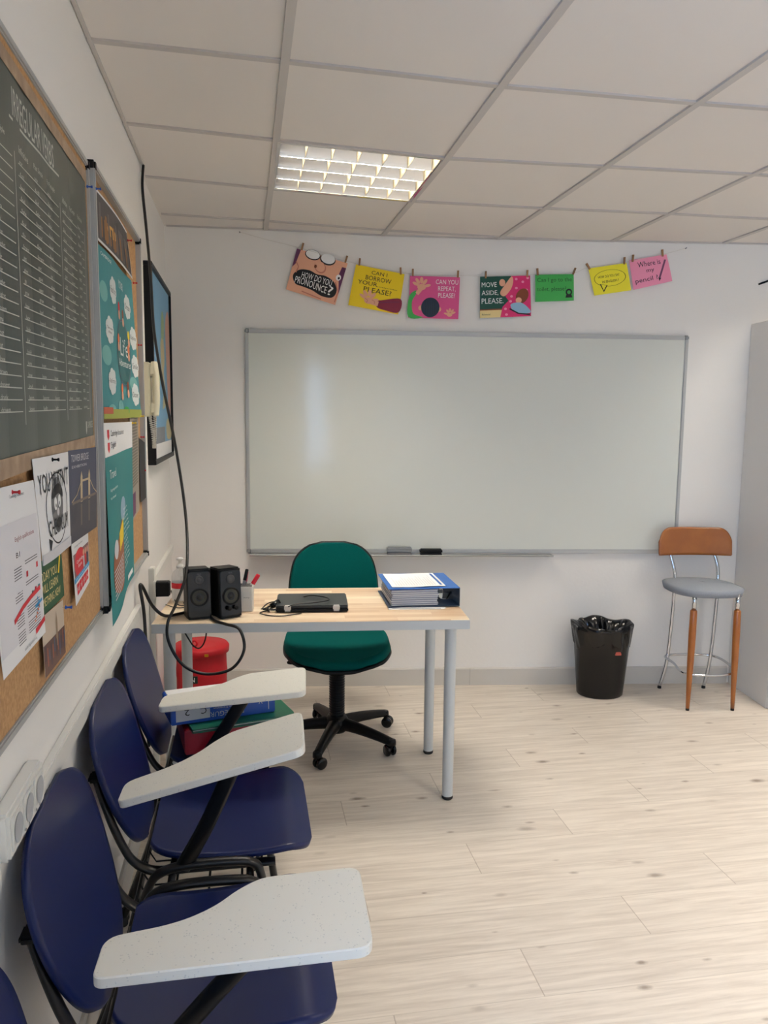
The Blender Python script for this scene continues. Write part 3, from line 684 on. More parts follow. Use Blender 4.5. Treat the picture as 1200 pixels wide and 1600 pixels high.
# ------------------------------------------------------------------ speakers
def make_speaker():
    t = thing('computer_speaker', 'x', 'speaker', group='pair of black computer speakers on the desk')
    X = Matrix.Rotation(math.radians(-4), 4, 'X')
    w, d_, h = .088, .10, .185
    mb = MB(); pts = round_poly([(-w / 2, 0), (w / 2, 0), (w / 2, d_), (-w / 2, d_)], [.014, .014, .01, .01])
    tb = bmesh.new(); 
    mb.prism(pts, .0, h, M_BLACK, X=X, bevel=.005, seg=2); mb.build('cabinet', t)
    def faceX(z): return X @ Matrix.Translation((0, -.001, z)) @ Matrix.Rotation(math.pi / 2, 4, 'X')
    mb = MB(); mb.prism(round_poly([(-.04, .01), (.04, .01), (.04, .175), (-.04, .175)], .012), 0, .004, M_BLACKG, X=X @ Matrix.Translation((0, .001, 0)) @ Matrix.Rotation(math.pi / 2, 4, 'X'), bevel=.0015); fp = mb.build('front_panel', t)
    Fm = X @ Matrix.Translation((0, -.0025, 0)) @ Matrix.Rotation(math.pi / 2, 4, 'X')
    mb = MB(); mb.lathe([(.033, -.001), (.033, .004), (.0295, .0055), (.027, .003), (.025, .001)], M_BLACK, 32, X=Fm @ Matrix.Translation((0, .082, 0)))
    mb.lathe([(.027, .0015), (.024, .0035), (.013, -.0), (.010, -.0)], mat('speaker_cone', (60, 58, 46), .55), 32, X=Fm @ Matrix.Translation((0, .082, 0)))
    mb.lathe([(.011, .0), (.008, .004), (0, .006)], mat('speaker_dome', (26, 26, 28), .3), 20, X=Fm @ Matrix.Translation((0, .082, 0))); mb.build('woofer', t)
    mb = MB(); mb.lathe([(.016, 0), (.016, .003), (.012, .0035), (.010, .0015), (.006, .004), (0, .0055)], mat('tweeter', (60, 60, 62), .4), 24, X=Fm @ Matrix.Translation((0, .145, 0))); mb.build('tweeter', t)
    mb = MB(); mb.text('NGS', mat('logo_grey', (120, 120, 124), .5), lambda x, y: X @ Vector((x, -.0045, y)), (-.007, .165, .007, .170)); mb.build('logo', t)
    mb = MB(); mb.box((0, -.003, .038), (.045, .004, .02), M_BLACKG, X=X, bevel=.003); mb.build('control_panel', t)
    return t
sp = make_speaker(); sp['label'] = 'black speaker on the desk, the left of the pair'; sp.location = D(.164, .055, .7415); sp.rotation_euler = (0, 0, math.radians(12))
sp2 = dup(sp, D(.276, .07, .7420), math.radians(24), 'black speaker with two knobs, beside the pen cup, the right of the pair')
for x in (-.013, .013):
    mb = MB(); mb.lathe([(.0075, 0), (.0075, .008), (.006, .009), (0, .009)], M_BLACK, 16, X=Matrix.Translation((x, -.008, .04)) @ Matrix.Rotation(math.pi / 2, 4, 'X')); mb.build('knob', sp2)

# ------------------------------------------------------------------ pen cup, pens
c0 = D(.312, .20, .7415)
t = thing('pen_cup', 'white square pen cup beside the right speaker', 'pen cup', c0, DR)
mb = MB(); mb.prism(round_poly([(-.034, -.034), (.034, -.034), (.034, .034), (-.034, .034)], .006), 0, .095, M_WPLAS)
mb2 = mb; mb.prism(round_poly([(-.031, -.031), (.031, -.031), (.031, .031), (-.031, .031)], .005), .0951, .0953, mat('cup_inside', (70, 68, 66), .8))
mb.text('ilvery', M_GREY, lambda x, y: Vector((x, -.0345, y)), (-.0, .05, .022, .057)); mb.build('body', t)
def pen(loc, tilt, rz, label, body, cap, rad=.0065, L=.13):
    t = thing('marker_pen', label, 'pen', loc, rz, 'pens standing in the white cup'); X = Matrix.Rotation(tilt, 4, 'Y')
    mb = MB(); mb.lathe([(0, 0), (rad * .8, 0), (rad, .004), (rad, L * .66), (rad, L * .68)], body, 14, X=X); mb.build('barrel', t)
    mb = MB(); mb.lathe([(rad * 1.12, L * .66), (rad * 1.15, L * .68), (rad * 1.1, L * .98), (rad * .7, L), (0, L)], cap, 14, X=X); mb.build('cap', t)
pen(c0 + Vector((-.012, -.005, .03)), .32, 0, 'red-capped white marker leaning right in the cup', M_WPLAS, mat('red_plastic', (190, 16, 40), .35), .0075, .125)
bpy.data.objects['marker_pen'].rotation_euler = (0, .25, .1)
pen(c0 + Vector((-.016, .006, .03)), .22, .2, 'black-capped silver marker standing in the cup', mat('pen_silver', (150, 150, 154), .35, .4), M_BLACK, .006, .128)
pen(c0 + Vector((-.004, .018, .03)), .16, .5, 'slim grey pen with pink cap standing at the back of the cup', mat('pen_grey', (120, 122, 128), .4), mat('pink_plastic', (206, 84, 110), .4), .0045, .115)

# ------------------------------------------------------------------ sanitizer bottle
t = thing('sanitizer_bottle', 'clear pump bottle with red and white label behind the left speaker', 'bottle', D(.050, .335, .7415), DR)
mb = MB(); mb.lathe([(0, 0), (.030, 0), (.033, .004), (.033, .105), (.028, .122), (.014, .134), (.012, .14)], M_CLEAR, 28); mb.build('bottle', t)
mb = MB(); mb.lathe([(.0334, .012), (.0334, .082)], M_PAPER, 28); mb.lathe([(.0336, .06), (.0336, .082)], M_RED, 28); mb.build('sticker', t)
mb = MB(); mb.lathe([(.0, .138), (.014, .138), (.014, .152), (.006, .154), (.005, .168), (.013, .17), (.013, .178), (0, .18)], M_WPLAS, 20); mb.box((.014, 0, .173), (.03, .008, .006), M_WPLAS, bevel=.002); mb.build('pump', t)

# ------------------------------------------------------------------ lever arch binder on the desk
def binder(name, label, L, Wd, Hh, col, loc, rz, paper=True, edge=None, grp=None):
    """spine at +x end; open edge seen from -y side. L along x, Wd along y, Hh height"""
    t = thing(name, label, 'binder', loc, rz, grp)
    mb = MB(); mb.box((0, 0, .0012), (L, Wd, .0024), col, bevel=.0008); mb.box((0, 0, Hh - .0012), (L, Wd, .0024), edge or col, bevel=.0008)
    mb.box((L / 2 - .0012, 0, Hh / 2), (.0024, Wd, Hh - .002), col, bevel=.0008); mb.build('cover', t)
    if paper:
        mb = MB(); n = 16
        for k in range(n):
            z = .004 + (Hh - .011) * (k + .5) / n; g = random.uniform(-.004, .004)
            mb.box((-.035 + g, random.uniform(-.003, .001), z), (L - .1, Wd - .03, (Hh - .01) / n * .8), (M_PAPER, mat('plastic_sleeve', (170, 172, 186), .3))[k % 2], bevel=.0006, seg=1)
        mb.build('papers', t)
        for y in (-.04, .04):
            mb = MB(); mb.tube(cat_rom([(L / 2 - .075, y, .004), (L / 2 - .075, y, Hh * .6), (L / 2 - .06, y, Hh * .85), (L / 2 - .045, y, Hh * .6), (L / 2 - .045, y, .004)], 5), .0018, M_CHROME, n=8); mb.build('ring', t)
        mb = MB(); mb.box((L / 2 - .03, 0, .006), (.05, .1, .004), M_CHROME, bevel=.001); mb.tube([(L / 2 - .03, -.05, .008), (L / 2 - .02, -.075, Hh * .55)], .003, M_BLACK, n=8); mb.build('lever', t)
    return t
BLU = mat('blue_card', (44, 100, 176), .45); BIN = mat('binder_inside', (92, 98, 104), .5)
bt = binder('lever_arch_binder', 'blue lever arch binder full of papers lying on the desk', .285, .30, .074, mat('binder_grey_blue', (70, 84, 104), .5), D(1.0, .345, .7435), DR + math.radians(3), edge=BLU)
mb = MB(); a = round_poly([(-.125, -.125), (.09, -.125), (.09, .13), (-.125, .13)], 0)
def P_(x, y): return Vector((x, y, .0772 + .0012 * math.sin(x * 30)))
V = [P_(-.125 + .215 * i / 8, -.128 + .26 * j / 8) for i in range(9) for j in range(9)]
mb = MB(); mb.raw([tuple(v) for v in V], [(i * 9 + j, (i + 1) * 9 + j, (i + 1) * 9 + j + 1, i * 9 + j + 1) for i in range(8) for j in range(8)], M_PAPER)
mb.raw([(v.x, v.y, v.z - .0005) for v in V], [(i * 9 + j, i * 9 + j + 1, (i + 1) * 9 + j + 1, (i + 1) * 9 + j) for i in range(8) for j in range(8)], M_PAPER)
for k in range(16):
    x = -.105 + k * .0105; L = random.uniform(.09, .2)
    mb.raw([(x, -.11, .0790), (x + .0025, -.11, .0790), (x + .0025, -.11 + L, .0790), (x, -.11 + L, .0790)], [(0, 1, 2, 3)], M_LGREY)
mb.raw([(.07, -.11, .0790), (.08, -.11, .0790), (.08, .11, .0790), (.07, .11, .0790)], [(0, 1, 2, 3)], BLU)
tag(mb.build('printed_sheet', loc=D(1.0, .345, .7435), rz=DR + math.radians(3)), 'printed white sheet lying on top of the blue desk binder', 'paper')
mb = MB(); mb.prism([(-.11, -.0), (.1, 0), (.115, .012), (.115, .03), (-.11, .03)], 0, .0012, M_PAPER); mb.box((0, .011, .0016), (.19, .004, .0006), M_GREY)
tag(mb.build('paper_slip', loc=D(.975, .165, .7415), rz=DR), 'white paper slip sticking out from under the desk binder', 'paper')

# ------------------------------------------------------------------ cables (built from their run through the room)
CAB = mat('black_cable', (12, 12, 13), .4)
def cable(pts, r, name, label, k=8, m=None, extra=None):
    P = cat_rom(pts, k); org = P[0].copy(); mb = MB(); mb.tube([p - org for p in P], r, m or CAB, n=8)
    if extra: extra(mb, org)
    return tag(mb.build(name, loc=org), label, 'cable')

# ------------------------------------------------------------------ office chair
OC = Vector((.785, -.87, 0))
t = thing('office_chair', 'dark teal swivel chair with black base standing behind the desk', 'office chair', OC, math.radians(-3))
def hw_seat(v): return smooth_tab([(0, .10), (.04, .15), (.12, .19), (.3, .225), (.55, .235), (.8, .225), (.92, .19), (1, .12)], v)
def seatf(u, v):   # v: front (-y) -> back
    y = -.24 + .46 * v; h = hw_seat(v); x = (2 * u - 1) * h; q = abs(2 * u - 1)
    return Vector((x, y, .452 + .022 * q ** 3 + .0 * v - .02 * max(0, .25 - v) / .25))
mb = MB(); mb.shell(seatf, 24, 24, .035, M_GREENF); mb.build('seat', t)
mb = MB(); mb.shell(lambda u, v: seatf(u, v) * 1 + Vector((0, 0, -.026)) + Vector(((2 * u - 1) * .006, -.006 * (1 - v), 0)), 24, 24, .014, M_BLACK); mb.build('seat_shell', t)
def hw_b(v): return smooth_tab([(0, .15), (.06, .185), (.2, .21), (.45, .208), (.65, .198), (.8, .18), (.9, .15), (.96, .115), (.99, .08), (1, .05)], v)
def backf(u, v):
    z = .52 + .35 * v; h = hw_b(v); x = (2 * u - 1) * h; q = abs(2 * u - 1)
    return Vector((x, .285 + .05 * v - .03 * (x / .2) ** 2 - .02 * math.sin(v * 3.1), z))
mb = MB(); mb.shell(backf, 24, 28, .03, M_GREENF); mb.build('backrest', t)
mb = MB(); mb.shell(lambda u, v: backf(u, v) + Vector(((2 * u - 1) * .006, .017, .005 * v)), 24, 28, .014, M_BLACK); mb.build('back_shell', t)
mb = MB(); mb.tube(cat_rom([(0, .02, .41), (0, .2, .405), (0, .3, .44), (0, .325, .55), (0, .33, .66)], 6), .022, M_BLACK, ry=.006, up=(1, 0, 0)); mb.build('back_support', t)
mb = MB(); mb.box((0, .0, .405), (.16, .2, .035), M_BLACK, bevel=.01); mb.build('mechanism', t)
mb = MB(); mb.tube([(-.08, -.02, .40), (-.17, -.03, .395)], .005, M_BLACK); mb.tube(cat_rom([(-.16, -.03, .395), (-.19, -.032, .394), (-.225, -.035, .393)], 4), [.006, .009, .011, .012, .012, .011, .010, .008, .004][:9], M_BLACK, ry=[.01, .016, .018, .018, .016, .014, .012, .01, .005][:9]); mb.build('lever', t)
mb = MB(); pr = [(.0, .39)]
for k in range(22):
    z = .385 - k * .0115; pr += [(.030, z), (.036, z - .003), (.036, z - .006), (.030, z - .009)]
pr += [(.034, .13), (.034, .10), (0, .10)]
mb.lathe(pr, M_BLACK, 24); mb.build('gas_column', t)
mb = MB(); mb.lathe([(0, .055), (.04, .055), (.055, .07), (.055, .105), (.042, .13), (0, .13)], M_BLACK, 24)
ANG = [math.radians(a) for a in (-113, -55, 5, 95, 175)]
ANG = [math.radians(-110 + 72 * k) for k in range(5)]
for a in ANG:
    X = Matrix.Rotation(a, 4, 'Z'); P = [(.03, 0, .095), (.12, 0, .09), (.22, 0, .078), (.29, 0, .066)]
    mb.tube(cat_rom(P, 4), [.030, .029, .028, .027, .026, .025, .024, .023, .022, .021, .02, .019, .018], M_BLACK, n=8, ry=[.034, .032, .030, .028, .026, .025, .024, .023, .022, .021, .021, .020, .020], up=(0, 0, 1), X=X)
    mb.lathe([(0, .08), (.018, .078), (.02, .07), (.02, .055), (0, .055)], M_BLACK, 14, X=X @ Matrix.Translation((.29, 0, 0)))
mb.build('base', t)
for i, a in enumerate(ANG):
    p = Matrix.Rotation(a, 4, 'Z') @ Vector((.29, 0, 0)); ww = (.6, 2.0, -.4, 1.1, 2.6)[i]
    X = Matrix.Translation((p.x, p.y, 0)) @ Matrix.Rotation(ww, 4, 'Z')
    mb = MB()
    for sg in (-1, 1): mb.lathe([(0, -.008), (.022, -.008), (.026, -.004), (.026, .004), (.022, .008), (.008, .009), (0, .009)], M_BLACKG, 20, X=X @ Matrix.Translation((.014, sg * .014, .026)) @ Matrix.Rotation(math.pi / 2, 4, 'X'))
    mb.tube([(.014, -.015, .026), (.014, .015, .026)], .005, M_BLACK, X=X); mb.tube(cat_rom([(0, 0, .07), (0, 0, .05), (.01, 0, .03)], 3), .007, M_BLACK, X=X)
    mb.lathe([(.0285, -.009), (.0285, .009)], M_BLACK, 10, X=X @ Matrix.Translation((.014, 0, .026)) @ Matrix.Rotation(math.pi / 2, 4, 'X')) if False else None
    mb.build('caster', t)

# ------------------------------------------------------------------ waste bin
t = thing('waste_bin', 'black plastic waste bin with bin liner by the back wall', 'bin', (2.272, -.44, 0), SK)
BG = mat('bin_plastic', (7, 7, 9), .25, spec=.4); BAG = mat('bin_bag', (6, 6, 8), .16, coat=.2, spec=.4)
mb = MB(); mb.lathe([(0, .004), (.112, .004), (.118, 0), (.124, .006), (.126, .03), (.155, .36), (.163, .365), (.163, .38), (.157, .38), (.15, .37), (.12, .02), (0, .02)], BG, 48, sy=.82); mb.build('body', t)
def bagf(u, v):
    a = 2 * math.pi * u; w = .004 * math.sin(a * 9 + v * 3) + .003 * math.sin(a * 17 + 1 + v * 5)
    if v < .55:
        q = v / .55; r = .162 + .006 + w * (1 - q * .2) + .002 ; z = .285 + .018 * math.sin(a * 3 + .6) + .012 * math.sin(a * 7) + (.39 - .29) * q - .012 * q * math.sin(a * 3 + .6)
        r = .143 + .018 * q + .004 + w
    else:
        q = (v - .55) / .45; r = (.165 - .07 * q) + w * (1 + q * 2.5); z = .392 + .01 * math.sin(a * 5) * (1 - q) - .10 * q * q + .012 * math.sin(a * 11 + 2) * q
    return Vector((r * math.cos(a), r * .82 * math.sin(a), z))
mb = MB(); mb.shell(bagf, 96, 18, .0012, BAG)
def bagin(u, v):
    a = 2 * math.pi * u; r = .1 * (1 - v) + .001; return Vector((r * math.cos(a), r * .82 * math.sin(a), .29 + .02 * math.sin(a * 6 + v * 9) + .03 * math.sin(r * 80)))
mb.shell(bagin, 48, 10, .001, BAG); mb.build('liner', t)
mb = MB(); mb.poly = None; mb.prism(round_poly([(-.018, -.009), (.018, -.009), (.013, .009), (-.013, .009)], .004), 0, .001, mat('orange_sticker', (168, 74, 60), .6), X=Matrix.Translation((.045, -.1345, .262)) @ Matrix.Rotation(.05, 4, 'Z') @ Matrix.Rotation(math.radians(94), 4, 'X')); st = mb.build('sticker', t); st['label'] = 'faded orange sticker'

# ------------------------------------------------------------------ bar stool
ST = Vector((2.745, -.60, 0)); 
t = thing('bar_stool', 'chrome bar stool with honey wooden back and grey seat beside the cabinet', 'bar stool', ST, 0)
FL, FR, RL, RR = Vector((2.611, -.745, 0)) - ST, Vector((2.842, -.78, 0)) - ST, Vector((2.642, -.411, 0)) - ST, Vector((2.888, -.447, 0)) - ST
def seat_pt(u, v):
    a = 2 * math.pi * u; rx, ry_ = .185, .19
    c, s_ = math.cos(a), math.sin(a); k = (abs(c) ** 2.6 + abs(s_) ** 2.6) ** (-1 / 2.6)
    r = v; return Vector((rx * c * k * r, ry_ * s_ * k * r, .620 - .012 * r ** 4 + .004 * (1 - r)))
mb = MB(); X = Matrix.Translation((-.0, -.0, 0)) @ Matrix.Rotation(-.12, 4, 'Z'); mb.shell(lambda u, v: seat_pt(u, v * .999 + .001), 48, 8, .030, M_GREYF, X=X); mb.build('seat', t)
mb = MB(); mb.tube([(-.12, -.13, .596), (.12, -.15, .596), (.13, .14, .596), (-.11, .16, .596)], .009, M_CHROME, closed=True, n=10); mb.build('seat_frame', t)
for nm, Lg, top in (('front', FL, Vector((FL.x + .01, FL.y + .01, .612))), ('front', FR, Vector((FR.x - .002, FR.y + .01, .612)))):
    mb = MB(); mb.tube([top * .0 + Vector((Lg.x + (top.x - Lg.x) * z / .612, Lg.y + (top.y - Lg.y) * z / .612, z)) for z in (0.012, .1, .25, .40, .52, .525)], [.0095, .012, .0165, .0185, .0175, .015], M_WOODM, n=16)
    lg = mb.build('leg', t); lg['label'] = 'tapered wooden front leg'
    mb = MB(); mb.tube([Vector((top.x, top.y, .515)), top], .0115, M_CHROME, n=14); mb.build('socket', lg)
    mb = MB(); mb.tube([Vector((Lg.x, Lg.y, 0)), Vector((Lg.x, Lg.y, .012))], .009, M_RUB, n=12); mb.build('foot', lg)
for Lg, sx in ((RL, 0), (RR, 0)):
    up_ = [(Lg.x, Lg.y, .01), (Lg.x + .02, Lg.y - .012, .16), (Lg.x + .03, Lg.y - .02, .4), (Lg.x + .035, Lg.y - .02, .6), (Lg.x + .04, Lg.y + .0, .69), (Lg.x + .028, Lg.y + .025, .77), (Lg.x + .022, Lg.y + .035, .86)]
    if Lg is RL: up_ = [(Lg.x, Lg.y, .01), (Lg.x + .03, Lg.y - .01, .16), (Lg.x + .04, Lg.y - .02, .4), (Lg.x + .045, Lg.y - .02, .6), (Lg.x + .05, Lg.y + .0, .67), (Lg.x + .035, Lg.y + .025, .76), (Lg.x + .03, Lg.y + .035, .86)]
    mb = MB(); mb.tube(cat_rom(up_, 5), .0095, M_CHROME, n=14); lg = mb.build('leg', t); lg['label'] = 'chrome rear leg rising to the backrest'
    mb = MB(); mb.tube([Vector((Lg.x, Lg.y, 0)), Vector((Lg.x, Lg.y, .012))], .0105, M_RUB, n=12); mb.build('foot', lg)
mb = MB(); fz = .19
mb.tube(cat_rom([(RL.x + .03, RL.y - .01, fz), (RR.x + .02, RR.y - .01, fz), (RR.x + .03, RR.y - .17, fz), (FR.x + .01, FR.y + .03, fz), ((FL.x + FR.x) / 2, FL.y - .03, fz), (FL.x - .01, FL.y + .02, fz), (RL.x - .01, RL.y - .15, fz)], 8, True), .0065, M_CHROME, n=10, closed=True); mb.build('footrest', t)
SBc = ((RL + RR) / 2); SBr = math.atan2(RR.y - RL.y, RR.x - RL.x)
def sb(u, v):
    c_ = -math.cos(math.pi * u); q = min(1, abs(c_)); x = c_ * .196; tp = .152 * (1 - .52 * (1 - math.sqrt(max(0, 1 - max(0, (q - .66) / .34) ** 2)))); z = .752 + tp * v
    return Vector((x, -.012 - .028 * q * q + .012 * v, z))
mb = MB(); mb.shell(sb, 56, 10, .013, M_WOODM, X=Matrix.Translation((SBc.x + .028, SBc.y + .014, 0)) @ Matrix.Rotation(SBr, 4, 'Z')); mb.build('backrest', t)

# ------------------------------------------------------------------ cabinet
t = thing('white_cabinet', 'tall white laminate cabinet against the back wall at the right', 'cabinet', BW(3.105, 0, 0), SK)
CW = mat('white_laminate', (230, 227, 222), .45)
mb = MB(); mb.box((.4, -.203, 1.0), (.8, .40, 2.0), CW, bevel=.002); mb.build('carcass', t)
for i in range(2):
    mb = MB(); mb.box((.2 + .4 * i, -.413, 1.0), (.396, .018, 1.99), mat('cabinet_door', (226, 224, 220), .4), bevel=.002); dr = mb.build('door', t)
    mb = MB(); hx = .2 + .4 * i + (.16 if i == 0 else -.16); mb.tube(cat_rom([(hx, -.421, 1.0), (hx, -.445, 1.01), (hx, -.445, 1.11), (hx, -.421, 1.12)], 4), .005, M_ALU, n=8); mb.build('handle', dr)
mb = MB(); P = cat_rom([BW(3.13, .004, 2.21), BW(3.2, .006, 2.235), BW(3.32, .004, 2.28)], 6); org = P[0]; mb.tube([p - org for p in P], .005, M_BLACK, n=8)
tag(mb.build('wall_cable', loc=org), 'short dark cable on the wall above the white cabinet', 'cable')

# ------------------------------------------------------------------ red drum
t = thing('red_drum', 'red fabric storage drum with lid under the desk', 'storage drum', (.168, -.53, 0), 0)
RF = mat('red_canvas', (190, 12, 30), .6, bump=.3, bscale=60)
mb = MB(); pr = [(0, 0), (.118, 0), (.122, .005)]
for z in (.13, .26): pr += [(.1185, z - .03), (.121, z - .008), (.121, z + .004), (.1185, z + .03)]
pr += [(.117, .368)]
mb.lathe(pr, RF, 40); mb.build('body', t)
mb = MB(); mb.lathe([(.119, .350), (.131, .355), (.132, .380), (.124, .390), (.06, .387), (0, .385)], RF, 40)
mb.box((.03, -.131, .369), (.018, .004, .012), mat('brass', (210, 160, 40), .3, .8), bevel=.001); mb.build('lid', t)
mb = MB(); mb.tube([Vector((-.03 + .012 * math.cos(a), -.04, .403 + .014 * math.sin(a))) for a in [2 * math.pi * k / 12 for k in range(12)]], .005, RF, closed=True, n=8); mb.tube([(-.03, -.04, .385), (-.03, -.04, .393)], .005, RF); mb.build('pull_loop', t)
mb = MB(); mb.box((-.04, -.1185, .25), (.055, .006, .036), mat('dark_label', (28, 40, 30), .5), bevel=.001)
mb.text('SN', M_WHITE, lambda x, y: Vector((x, -.1225, y)), (-.056, .24, -.026, .262)); mb.build('sewn_badge', t)

# ------------------------------------------------------------------ tablet-arm chairs
def make_chair():
    t = thing('tablet_chair', 'x', 'chair', group='navy tablet-arm chairs along the left wall')
    tab = [(0, .07), (.05, .12), (.15, .165), (.3, .20), (.48, .222), (.66, .229), (.78, .220), (.87, .20), (.93, .172), (.97, .14), (1, .10)]
    def bf(u, v):
        z = .432 + .355 * v; h = smooth_tab(tab, v); y = (2 * u - 1) * h
        x = .124 - .108 * v + .003 * (abs(y) / .21) ** 2 - .006 * math.sin(v * 3.1)
        return Vector((x, y, z))
    mb = MB(); mb.shell(lambda u, v: bf(u, .5 - .5 * math.cos(math.pi * v)), 28, 40, .011, M_NAVY); mb.build('backrest', t)
    stab = [(0, .15), (.04, .175), (.12, .195), (.3, .205), (.6, .215), (.85, .218), (.93, .205), (.98, .18), (1, .15)]
    def sf(u, v):
        x = .145 + .385 * v; y = (2 * u - 1) * smooth_tab(stab, v); q = abs(2 * u - 1)
        return Vector((x, y, .452 - .014 * math.sin(math.pi * min(1, v * 1.15)) + .006 * q * q - .022 * max(0, (v - .82) / .18) ** 2))
    mb = MB(); mb.shell(lambda u, v: sf(u, .5 - .5 * math.cos(math.pi * v)), 28, 34, .012, M_NAVY); mb.build('seat', t)
    for sg in (-1, 1):
        mb = MB(); y = sg * .205
        mb.tube(cat_rom([(.038, y, .655), (.055, y, .59), (.080, y, .515), (.112, y * .99, .450), (.16, y * .97, .418), (.24, y * .95, .415), (.44, y * .95, .415)], 6), .008, M_BLKMET, n=12, ry=.016, up=(1, 0, .6))
        mb.box((.036, y, .66), (.026, .04, .014), M_BLACK, bevel=.004)
        mb.build('back_upright', t)
        mb = MB(); y = sg * .237
        pts = [(.012, y, .012), (.06, y, .14), (.11, y, .28), (.15, y, .40), (.18, y, .435), (.24, y, .448), (.34, y, .448), (.385, y, .44), (.405, y, .41), (.425, y, .28), (.445, y, .14), (.465, y, .012)]
        mb.tube(cat_rom(pts, 5), .009, M_BLKMET, n=12, ry=.015, up=(0, 1, 0)) if False else mb.tube(cat_rom(pts, 5), .014, M_BLKMET, n=12, ry=.010, up=(0, 1, 0))
        lf = mb.build('leg_frame', t)
        for x in (.012, .465):
            mb = MB(); mb.lathe([(0, 0), (.015, 0), (.016, .003), (.016, .028), (0, .03)], M_RUB, 12, X=Matrix.Translation((x, y, 0))); mb.build('foot', lf)
    mb = MB()
    for x in (.2, .38): mb.tube([(x, -.235, .405), (x, .235, .405)], .009, M_BLKMET, n=8, ry=.014, up=(1, 0, 0))
    mb.tube([(.085, -.235, .2), (.085, .235, .2)], .008, M_BLKMET, n=8); mb.build('cross_bar', t)
    mb = MB()
    for k in range(9): y = -.21 + .42 * k / 8; mb.tube([(.12, y, .36), (.14, y, .325), (.36, y, .325), (.41, y, .35)], .0025, M_BLKMET, n=6)
    for x, z in ((.12, .36), (.2, .325), (.28, .325), (.36, .325), (.41, .35)): mb.tube([(x, -.235, z), (x, .235, z)], .0035, M_BLKMET, n=6)
    mb.build('book_basket', t)
    # writing tablet: a part with its own swing angle, near side of the chair
    sc = [(p.x, p.y) for p in cat_rom([(.285, .214, 0), (.245, .209, 0), (.205, .182, 0), (.17, .147, 0), (.13, .121, 0), (.09, .107, 0), (.05, .100, 0)], 4)]
    fr_ = round_poly([(0, 0), (.41, 0), (.42, .218), (.285, .214)], [.018, .028, .026, 0], 6)
    ctl = [(0, 0), (.41, 0), (.42, .218)] + sc + [(.004, .092)]
    out = round_poly(ctl, [.018, .028, .026] + [0] * len(sc) + [.026], 6)
    mb = MB(); t_ = bmesh.new()
    n_ = len(out); cx = sum(p[0] for p in out) / n_; cy = sum(p[1] for p in out) / n_
    lay = []
    for z, ins in ((0, .002), (.002, 0), (.016, 0), (.018, .002)):
        row = []
        for i, p in enumerate(out):
            a_ = Vector(out[i - 1]); c_ = Vector(out[(i + 1) % n_]); d_ = (c_ - a_).normalized(); nn = Vector((-d_.y, d_.x))
            row.append(t_.verts.new((p[0] + nn.x * ins, p[1] + nn.y * ins, z)))
        lay.append(row)
    for A_, B_ in zip(lay, lay[1:]):
        for i in range(n_): t_.faces.new((A_[i], A_[(i + 1) % n_], B_[(i + 1) % n_], B_[i]))
    t_.faces.new(lay[0][::-1]); t_.faces.new(lay[-1])
    mb.join(t_, M_SPECK); tb = mb.build('writing_tablet', t)
    return t, tb
ch, tbl = make_chair()
def strut(root, p0, p1, p2):
    mb = MB(); mb.tube(cat_rom([p0, p1, p2], 8), .019, M_BLKMET, n=12, ry=.008, up=(1, 0, 0)); mb.box((p2[0], p2[1], p2[2] + .006), (.12, .05, .006), M_BLKMET, bevel=.002); return mb.build('tablet_strut', root)
CHS = [(-2.85, (.163, -3.20, .660), .0, .01, 'navy tablet-arm chair with white tablet, nearest of the three full chairs'),
       (-2.30, (.113, -2.63, .640), -.232, .0, 'navy tablet-arm chair with white tablet, middle of the three full chairs'),
       (-1.80, (.141, -2.12, .656), -.072, -.03, 'navy tablet-arm chair holding the stacked binders, next to the desk'),
       (-3.43, None, 0, 0, 'navy chair back just showing at the bottom left corner')]
roots = []
for i, (y, tl, pit, yaw_, lab) in enumerate(CHS):
    r = ch if i == 0 else dup(ch, (0, y, 0), 0, lab)
    r.location = (0.008, y, 0); r['label'] = lab; roots.append(r)
    for c in list(r.children):
        if c.name.startswith('writing_tablet'):
            if tl: c.location = (tl[0] - .008, tl[1] - y, tl[2]); c.rotation_euler = (0, pit, yaw_)
            else: bpy.data.objects.remove(c)
for i, r in enumerate(roots[:3]):
    y, tl, pit, yaw_, _ = CHS[i]; q = Vector((tl[0] + .23, tl[1] - y + .07, tl[2] - .006 - .23 * math.sin(pit)))
    strut(r, (.225, -.237, .44), ((.235 * .5 + q.x * .5) - .005, (-.237 + q.y) / 2, .55), tuple(q))

# ------------------------------------------------------------------ stacked files on the third chair
RZ = math.atan2(-1.922 + 1.993, .307)
def at(p, d=0): return p
REDB = mat('red_binder', (150, 14, 36), .4); GRNF = mat('green_folder', (0, 92, 66), .35); BLUB = mat('royal_blue_binder', (16, 78, 178), .35)
# red binder
t = thing('red_binder', 'dark red lever arch binder, bottom of the stack on the chair by the desk', 'binder', (.318, -1.845, .474), .17)
t.rotation_euler = (-.075, 0, .17)
mb = MB(); mb.box((0, 0, .036), (.285, .31, .072), REDB, bevel=.003); mb.build('cover', t)
t = thing('green_folder', 'green plastic folder between the red and the blue binder on the chair', 'folder', (.335, -1.85, .5475), .24)
t.rotation_euler = (-.075, 0, .24)
mb = MB(); mb.prism(round_poly([(-.15, -.165), (.165, -.165), (.165, .15), (-.15, .15)], [.005, .04, .03, .005]), 0, .003, GRNF); mb.prism(round_poly([(-.15, -.165), (.165, -.165), (.165, .15), (-.15, .15)], [.005, .04, .03, .005]), .009, .012, GRNF); mb.build('cover', t)
mb = MB(); mb.box((.0, -.003, .006), (.295, .305, .005), M_PAPER); mb.build('papers', t)
p0, p1 = Vector((.163, -1.998, 0)), Vector((.470, -1.925, 0)); RB = math.atan2(p1.y - p0.y, p1.x - p0.x); Lb = (p1 - p0).length
